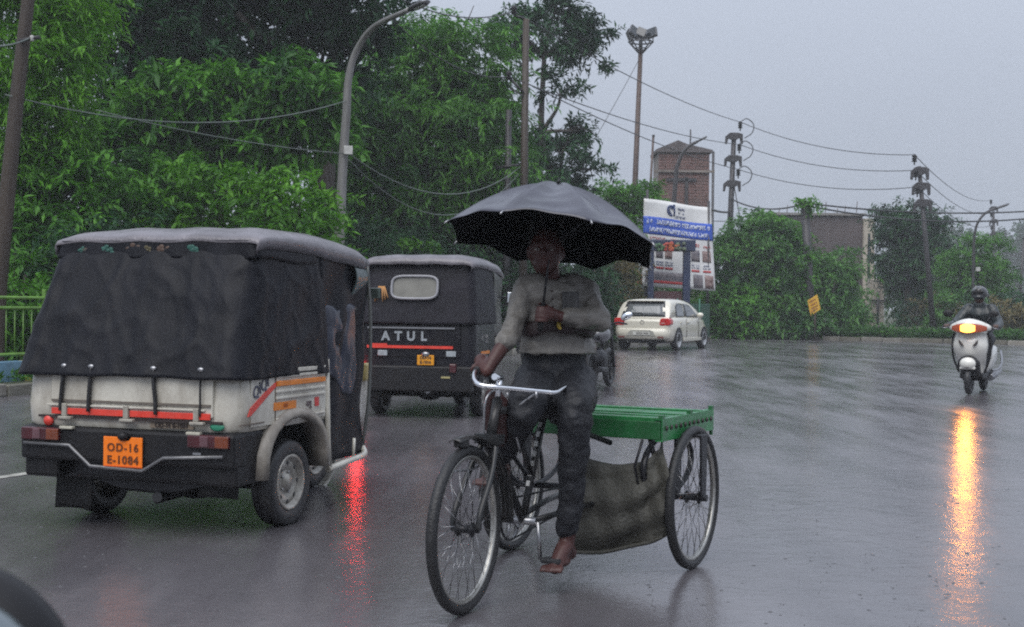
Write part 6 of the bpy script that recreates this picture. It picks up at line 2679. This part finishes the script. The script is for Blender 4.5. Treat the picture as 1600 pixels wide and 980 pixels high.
def scoot_wheel(y):
    o = bpy.data.objects.new('wheel', None)
    COL.objects.link(o)
    o.parent = S
    o.location = (0, y, .215)
    mb = MB()
    mb.lathe([(.13, -.04), (.17, -.048), (.20, -.035), (.215, 0), (.20, .035), (.17, .048), (.13, .04)], 28, 'x')
    mb.build('tyre', black_rubber, o)
    mb = MB()
    mb.lathe([(0, -.05), (.05, -.05), (.06, -.03), (.13, -.035), (.13, .035), (.06, .03), (.05, .05), (0, .05)], 24, 'x')
    mb.build('rim', black_metal, o)


YF = .0
scoot_wheel(YF)
scoot_wheel(YF - 1.24)


def ring_xz(y, pts):
    """mirror a right half outline given from the top centre down to the bottom centre"""
    return [V(x, y + dy, z) for x, z, dy in pts] + [V(-x, y + dy, z) for x, z, dy in reversed(pts)]


# leg shield / front apron
mb = MB()


def apron(u, v):
    s_ = -1 + 2 * u
    z = lerp(.94, .30, v)
    w_ = lerp(.225, .255, min(1, v * 3)) if v < .33 else lerp(.255, .165, ((v - .33) / .67) ** 1.1)
    x = s_ * w_
    y = .02 - .10 * v + .12 * math.sin(PI * min(1, v * 1.25)) - .17 * abs(s_) ** 2.2
    return (x, y, z)


mb.grid(apron, 22, 22, .03)
ap = mb.build('front_apron', sw, S, recalc=False)
for s_ in (-1, 1):
    mb = MB()
    mb.prism([(s_ * .065, .73), (s_ * .085, .755), (s_ * .135, .815), (s_ * .13, .765), (s_ * .095, .72)], (.085, .14), 'y')
    o = mb.build('vent_slit', ink, ap)
    mb = MB()
    mb.tube(curve([(s_ * .238, -.12, .92), (s_ * .272, -.15, .76), (s_ * .262, -.17, .55), (s_ * .18, -.20, .32)], 5), .016, 8)
    mb.build('apron_edge', black_plastic, ap)
mb = MB()
mb.box((0, -.12, .56), (.28, .16, .6), None, .9)
mb.build('inner_shield', black_plastic, S, bevel=.03)
# front mudguard in its dark opening
mb = MB()
mb.ell((0, .09, .455), (.155, .06, .13), 20, 12)
mb.build('fork_opening', black_plastic, S)
mb = MB()
mb.ell((0, .135, .465), (.118, .09, .095), 20, 14)
mb.box((0, .10, .395), (.22, .14, .03))
o = remeshed(mb, 'front_mudguard', sw, S, .012, 3)
mb = MB()
mb.box((0, .205, .415), (.05, .01, .02))
mb.build('badge', ink, S)
mb = MB()
for s_ in (-1, 1):
    mb.rod((s_ * .075, .06, .5), (s_ * .07, .01, .215), .022, 8)
mb.build('fork', black_metal, S)
# handlebar cowl with headlight and turn lenses
mb = MB()
rings = []
for x, h, d, zc, yc in ((-.30, .022, .03, .99, -.06), (-.26, .05, .06, .995, -.03), (-.17, .085, .10, 1.005, .02), (-.08, .105, .13, 1.015, .05), (0, .112, .14, 1.02, .055), (.08, .105, .13, 1.015, .05), (.17, .085, .10, 1.005, .02), (.26, .05, .06, .995, -.03), (.30, .022, .03, .99, -.06)):
    rings.append([V(x, yc + d * math.cos(a), zc + h * math.sin(a)) for a in [k_ * 2 * PI / 16 for k_ in range(16)]])
mb.loft(rings)
cw = mb.build('handlebar_cowl', sw, S)
lamp_red = M('lamp_reflector', (.30, .06, .035), .2, 0, .1, 20, emit=(1, .22, .04), estr=.06)
mb = MB()
rings = []
for x, h, yc in ((-.25, .028, .035), (-.17, .055, .115), (-.09, .068, .178), (0, .072, .20), (.09, .068, .178), (.17, .055, .115), (.25, .028, .035)):
    rings.append([V(x, yc + .012 * math.cos(a), .985 + h * math.sin(a)) for a in [k_ * 2 * PI / 12 for k_ in range(12)]])
mb.loft(rings)
mb.build('lamp_cluster', lamp_red, cw)
mb = MB()
rings = []
for x, h, yc in ((-.105, .04, .185), (-.05, .06, .213), (0, .064, .219), (.05, .06, .213), (.105, .04, .185)):
    rings.append([V(x, yc + .006 * math.cos(a), .985 + h * math.sin(a)) for a in [k_ * 2 * PI / 12 for k_ in range(12)]])
mb.loft(rings)
hl = mb.build('headlight', M('headlight_lit', (.9, .5, .15), .2, emit=(1, .40, .06), estr=2.6), cw, label='lit orange headlight')
spot_d = bpy.data.lights.new('headlight_bulb', 'SPOT')
spot_d.energy = 24
spot_d.color = (1, .30, .025)
spot_d.spot_size = R(40)
spot_d.spot_blend = .6
spot_d.shadow_soft_size = .055
spot = bpy.data.objects.new('headlight_bulb', spot_d)
COL.objects.link(spot)
spot.parent = S
spot.location = (0, .29, .985)
spot.rotation_euler = (R(90 - 9), 0, PI)
spot.rotation_euler = V(0, 1, -.13).to_track_quat('-Z', 'Y').to_euler()
mb = MB()
mb.box((0, .0, 1.10), (.2, .16, .05), None, .6)
mb.build('instrument_hood', sw, cw, bevel=.02, seg=3)
for s_ in (-1, 1):
    mb = MB()
    mb.tube([(s_ * .26, -.04, .99), (s_ * .36, -.10, 1.0), (s_ * .41, -.13, 1.0)], .018, 8)
    mb.build('grip', black_rubber, S)
    mb = MB()
    mb.tube([(s_ * .30, -.05, 1.0), (s_ * .36, .03, .985), (s_ * .41, -.02, .985)], .007, 6)
    mb.build('brake_lever', steel, S)
    mb = MB()
    mb.tube([(s_ * .2, -.04, 1.04), (s_ * .28, -.06, 1.16)], .008, 6)
    ms = mb.build('mirror_stalk', black_metal, S)
    mb = MB()
    mb.ell((s_ * .325, -.06, 1.2), (.075, .025, .05), 14, 9)
    mb.build('mirror', black_plastic, ms)
# floor, seat and rear body
mb = MB()
mb.box((0, -.42, .27), (.34, .5, .09))
mb.build('footboard', black_plastic, S, bevel=.02)
mb = MB()
rings = []
for y, w_, z0, z1 in ((-.62, .10, .30, .62), (-.70, .17, .28, .70), (-.95, .20, .33, .72), (-1.25, .20, .42, .72), (-1.5, .16, .52, .72), (-1.68, .07, .62, .70)):
    rings.append([V(w_ * math.copysign(abs(math.cos(a)) ** .6, math.cos(a)), y, (z0 + z1) / 2 + (z1 - z0) / 2 * math.copysign(abs(math.sin(a)) ** .6, math.sin(a))) for a in [k_ * 2 * PI / 18 for k_ in range(18)]])
mb.loft(rings)
mb.build('rear_body', sw, S)
mb = MB()
rings = []
for y, w_, z0, z1 in ((-.60, .08, .70, .76), (-.7, .13, .70, .80), (-1.0, .15, .70, .80), (-1.3, .14, .71, .83), (-1.55, .08, .72, .82)):
    rings.append([V(w_ * math.cos(a), y, (z0 + z1) / 2 + (z1 - z0) / 2 * math.sin(a)) for a in [k_ * 2 * PI / 14 for k_ in range(14)]])
mb.loft(rings)
mb.build('seat', black_plastic, S)
mb = MB()
mb.tube(curve([(-.22, -.62, .34), (-.27, -.95, .36), (-.26, -1.3, .46), (-.2, -1.55, .62)], 5), .02, 8)
mb.tube(curve([(.22, -.62, .34), (.27, -.95, .36), (.26, -1.3, .46), (.2, -1.55, .62)], 5), .02, 8)
mb.build('guard_rail', steel, S)
mb = MB()
mb.box((0, -.95, .26), (.26, .5, .18))
mb.build('engine', black_metal, S, bevel=.03)
mb = MB()
mb.rod((-.17, -.8, .22), (-.19, -1.5, .30), .05, 10)
mb.build('exhaust', steel, S)

# scooter rider
SM = Matrix.Translation(SL) @ Matrix.Rotation(SZ, 4, 'Z')
P2 = thing('person', 'scooter rider in dark rain clothes and a black helmet behind the headlight', 'person', SM @ V(0, -.9, 0), SZ)


def sp_(x, y, z):
    return V(x, y + .9, z)


jacket_m = M('rain_jacket', (.016, .021, .022), .35, 0, .3, 6, .2, 60)
mb = MB()
chain(mb, [sp_(0, -.98, .82), sp_(0, -.93, 1.05), sp_(0, -.84, 1.26), sp_(0, -.80, 1.34)], [.14, .15, .15, .07], 16, 5)
mb.ell(sp_(0, -.76, 1.46), (.078, .095, .115), 16, 12)
mb.ell(sp_(0, -.668, 1.445), (.013, .018, .025), 8, 6)
for s_ in (-1, 1):
    chain(mb, [sp_(s_ * .19, -.84, 1.28), sp_(s_ * .29, -.68, 1.08), sp_(s_ * .31, -.4, 1.02), sp_(s_ * .34, -.12, 1.02)], [.06, .05, .042, .03], 12)
    for k_ in range(4):
        x = s_ * (.32 + k_ * .022)
        chain(mb, [sp_(x, -.12, 1.035), sp_(x, -.075, 1.025), sp_(x, -.08, .99), sp_(x, -.105, .985)], [.011, .011, .009], 8, 3)
    chain(mb, [sp_(s_ * .31, -.14, 1.01), sp_(s_ * .30, -.11, .985), sp_(s_ * .31, -.085, .975)], [.012, .011, .010], 8, 3)
    chain(mb, [sp_(s_ * .1, -.95, .84), sp_(s_ * .17, -.5, .78), sp_(s_ * .14, -.40, .5), sp_(s_ * .12, -.36, .36)], [.10, .075, .06, .045], 12)
    chain(mb, [sp_(s_ * .12, -.42, .335), sp_(s_ * .13, -.24, .325)], [.042, .036], 10)
remeshed(mb, 'body', skin, P2, .012, 3)
mb = MB()
chain(mb, [sp_(0, -.98, .80), sp_(0, -.93, 1.05), sp_(0, -.84, 1.25), sp_(0, -.80, 1.33)], [.17, .19, .185, .09], 18, 5)
for s_ in (-1, 1):
    chain(mb, [sp_(s_ * .17, -.84, 1.27), sp_(s_ * .30, -.67, 1.07), sp_(s_ * .315, -.4, 1.02), sp_(s_ * .335, -.18, 1.02)], [.085, .075, .062, .05], 12)
remeshed(mb, 'jacket', jacket_m, P2, .018, 3, .03, .12)
mb = MB()
for s_ in (-1, 1):
    chain(mb, [sp_(s_ * .1, -.95, .82), sp_(s_ * .17, -.5, .78), sp_(s_ * .14, -.40, .5), sp_(s_ * .12, -.37, .40)], [.12, .095, .08, .065], 12)
remeshed(mb, 'trousers', trouser_m, P2, .018, 3, .02, .12)
mb = MB()
mb.ell(sp_(0, -.785, 1.50), (.125, .145, .125), 22, 14, v1=PI * .62)
he = mb.build('helmet', M('helmet_black', (.02, .02, .023), .15, 0, .1, coat=.6, dirt=.1), P2, solid=.015)
mb = MB()
mb.ell(sp_(0, -.65, 1.53), (.09, .02, .03), 14, 8)
mb.build('visor_peak', black_plastic, he)
mb = MB()
mb.ell(sp_(0, -.745, 1.455), (.098, .118, .05), 18, 10)
mb.build('visor', dark_glass, he)
mb = MB()
for s_ in (-1, 1):
    mb.box(sp_(s_ * .035, -.662, 1.60), (.03, .02, .05))
mb.build('helmet_stripe', M('helmet_stripe', (.25, .26, .26), .4), he)

# ================================================================== near car wing mirror at the lower left
c0 = W(-103, 1093, 1.02)
WM = thing('wing_mirror', 'blurred pale wing mirror cap with a dark rim at the lower left corner', 'wing mirror', c0)
mb = MB()
mb.ell((0, .02, 0), (.104, .06, .103), 28, 18)
mb.build('housing', black_plastic, WM)
mb = MB()
mb.ell((.024, -.06, .012), (.084, .06, .083), 28, 18)
mb.build('cap', M('cap_pale', (.10, .125, .14), .25, 0, .1, 10, coat=.5), WM)
mb = MB()
mb.tube([(0, .04, -.05), (-.1, .06, -.16), (-.22, .06, -.22)], .035, 10)
mb.build('mirror_arm', black_plastic, WM)

# ------------------------------------------------------------------ splashes of the rain on the road
rng = random.Random(31)
mb = MB()
for i in range(1100):
    Y = 3.6 + 26 * rng.random() ** 1.7
    x = rng.uniform(-.42, .42) * Y
    if x < kerb_x(Y) + .3:
        continue
    r = rng.uniform(.004, .012)
    n = 9
    o = len(mb.v)
    rings = [[(x + rr * math.cos(k * 2 * PI / n), Y + rr * math.sin(k * 2 * PI / n), z) for k in range(n)] for rr, z in ((r * 1.3, .0005), (r, rng.uniform(.0012, .0025)), (r * .75, .0005))]
    mb.loft(rings, cap=False)
    if rng.random() < .6:
        for k in range(rng.randrange(1, 4)):
            a = rng.uniform(0, 6.28)
            q = rng.uniform(.004, .03)
            s_ = rng.uniform(.0015, .0032)
            p = V(x + q * math.cos(a), Y + q * math.sin(a), rng.uniform(.006, .05))
            vs = [p + V(s_, 0, 0), p + V(-s_, 0, 0), p + V(0, s_, 0), p + V(0, -s_, 0), p + V(0, 0, s_ * 1.4), p + V(0, 0, -s_ * 1.4)]
            mb.add(vs, [(0, 2, 4), (2, 1, 4), (1, 3, 4), (3, 0, 4), (2, 0, 5), (1, 2, 5), (3, 1, 5), (0, 3, 5)], True)
water = bpy.data.materials.new('splash_water')
water.use_nodes = True
wb_ = water.node_tree.nodes['Principled BSDF']
wb_.inputs['Base Color'].default_value = (.10, .10, .105, 1)
wb_.inputs['Roughness'].default_value = .05
wb_.inputs['IOR'].default_value = 1.33
wb_.inputs['Transmission Weight'].default_value = .0
tag(mb.build('rain_splashes', water, None, recalc=False), 'tiny rain splashes and ripples on the wet road', None, None, 'stuff')

# ------------------------------------------------------------------ rain haze
hz = bpy.data.materials.new('haze_air')
hz.use_nodes = True
hn = hz.node_tree.nodes
hn.clear()
ho = hn.new('ShaderNodeOutputMaterial')
hv = hn.new('ShaderNodeVolumePrincipled')
hv.inputs['Color'].default_value = (.93, .96, 1, 1)
hv.inputs['Density'].default_value = .0011
hz.node_tree.links.new(hv.outputs[0], ho.inputs['Volume'])
mb = MB()
mb.box((50, 420, 10.5), (1140, 1000, 24))
h_ = mb.build('haze', hz)
tag(h_, 'pale rain haze filling the air over the road', None, None, 'stuff')
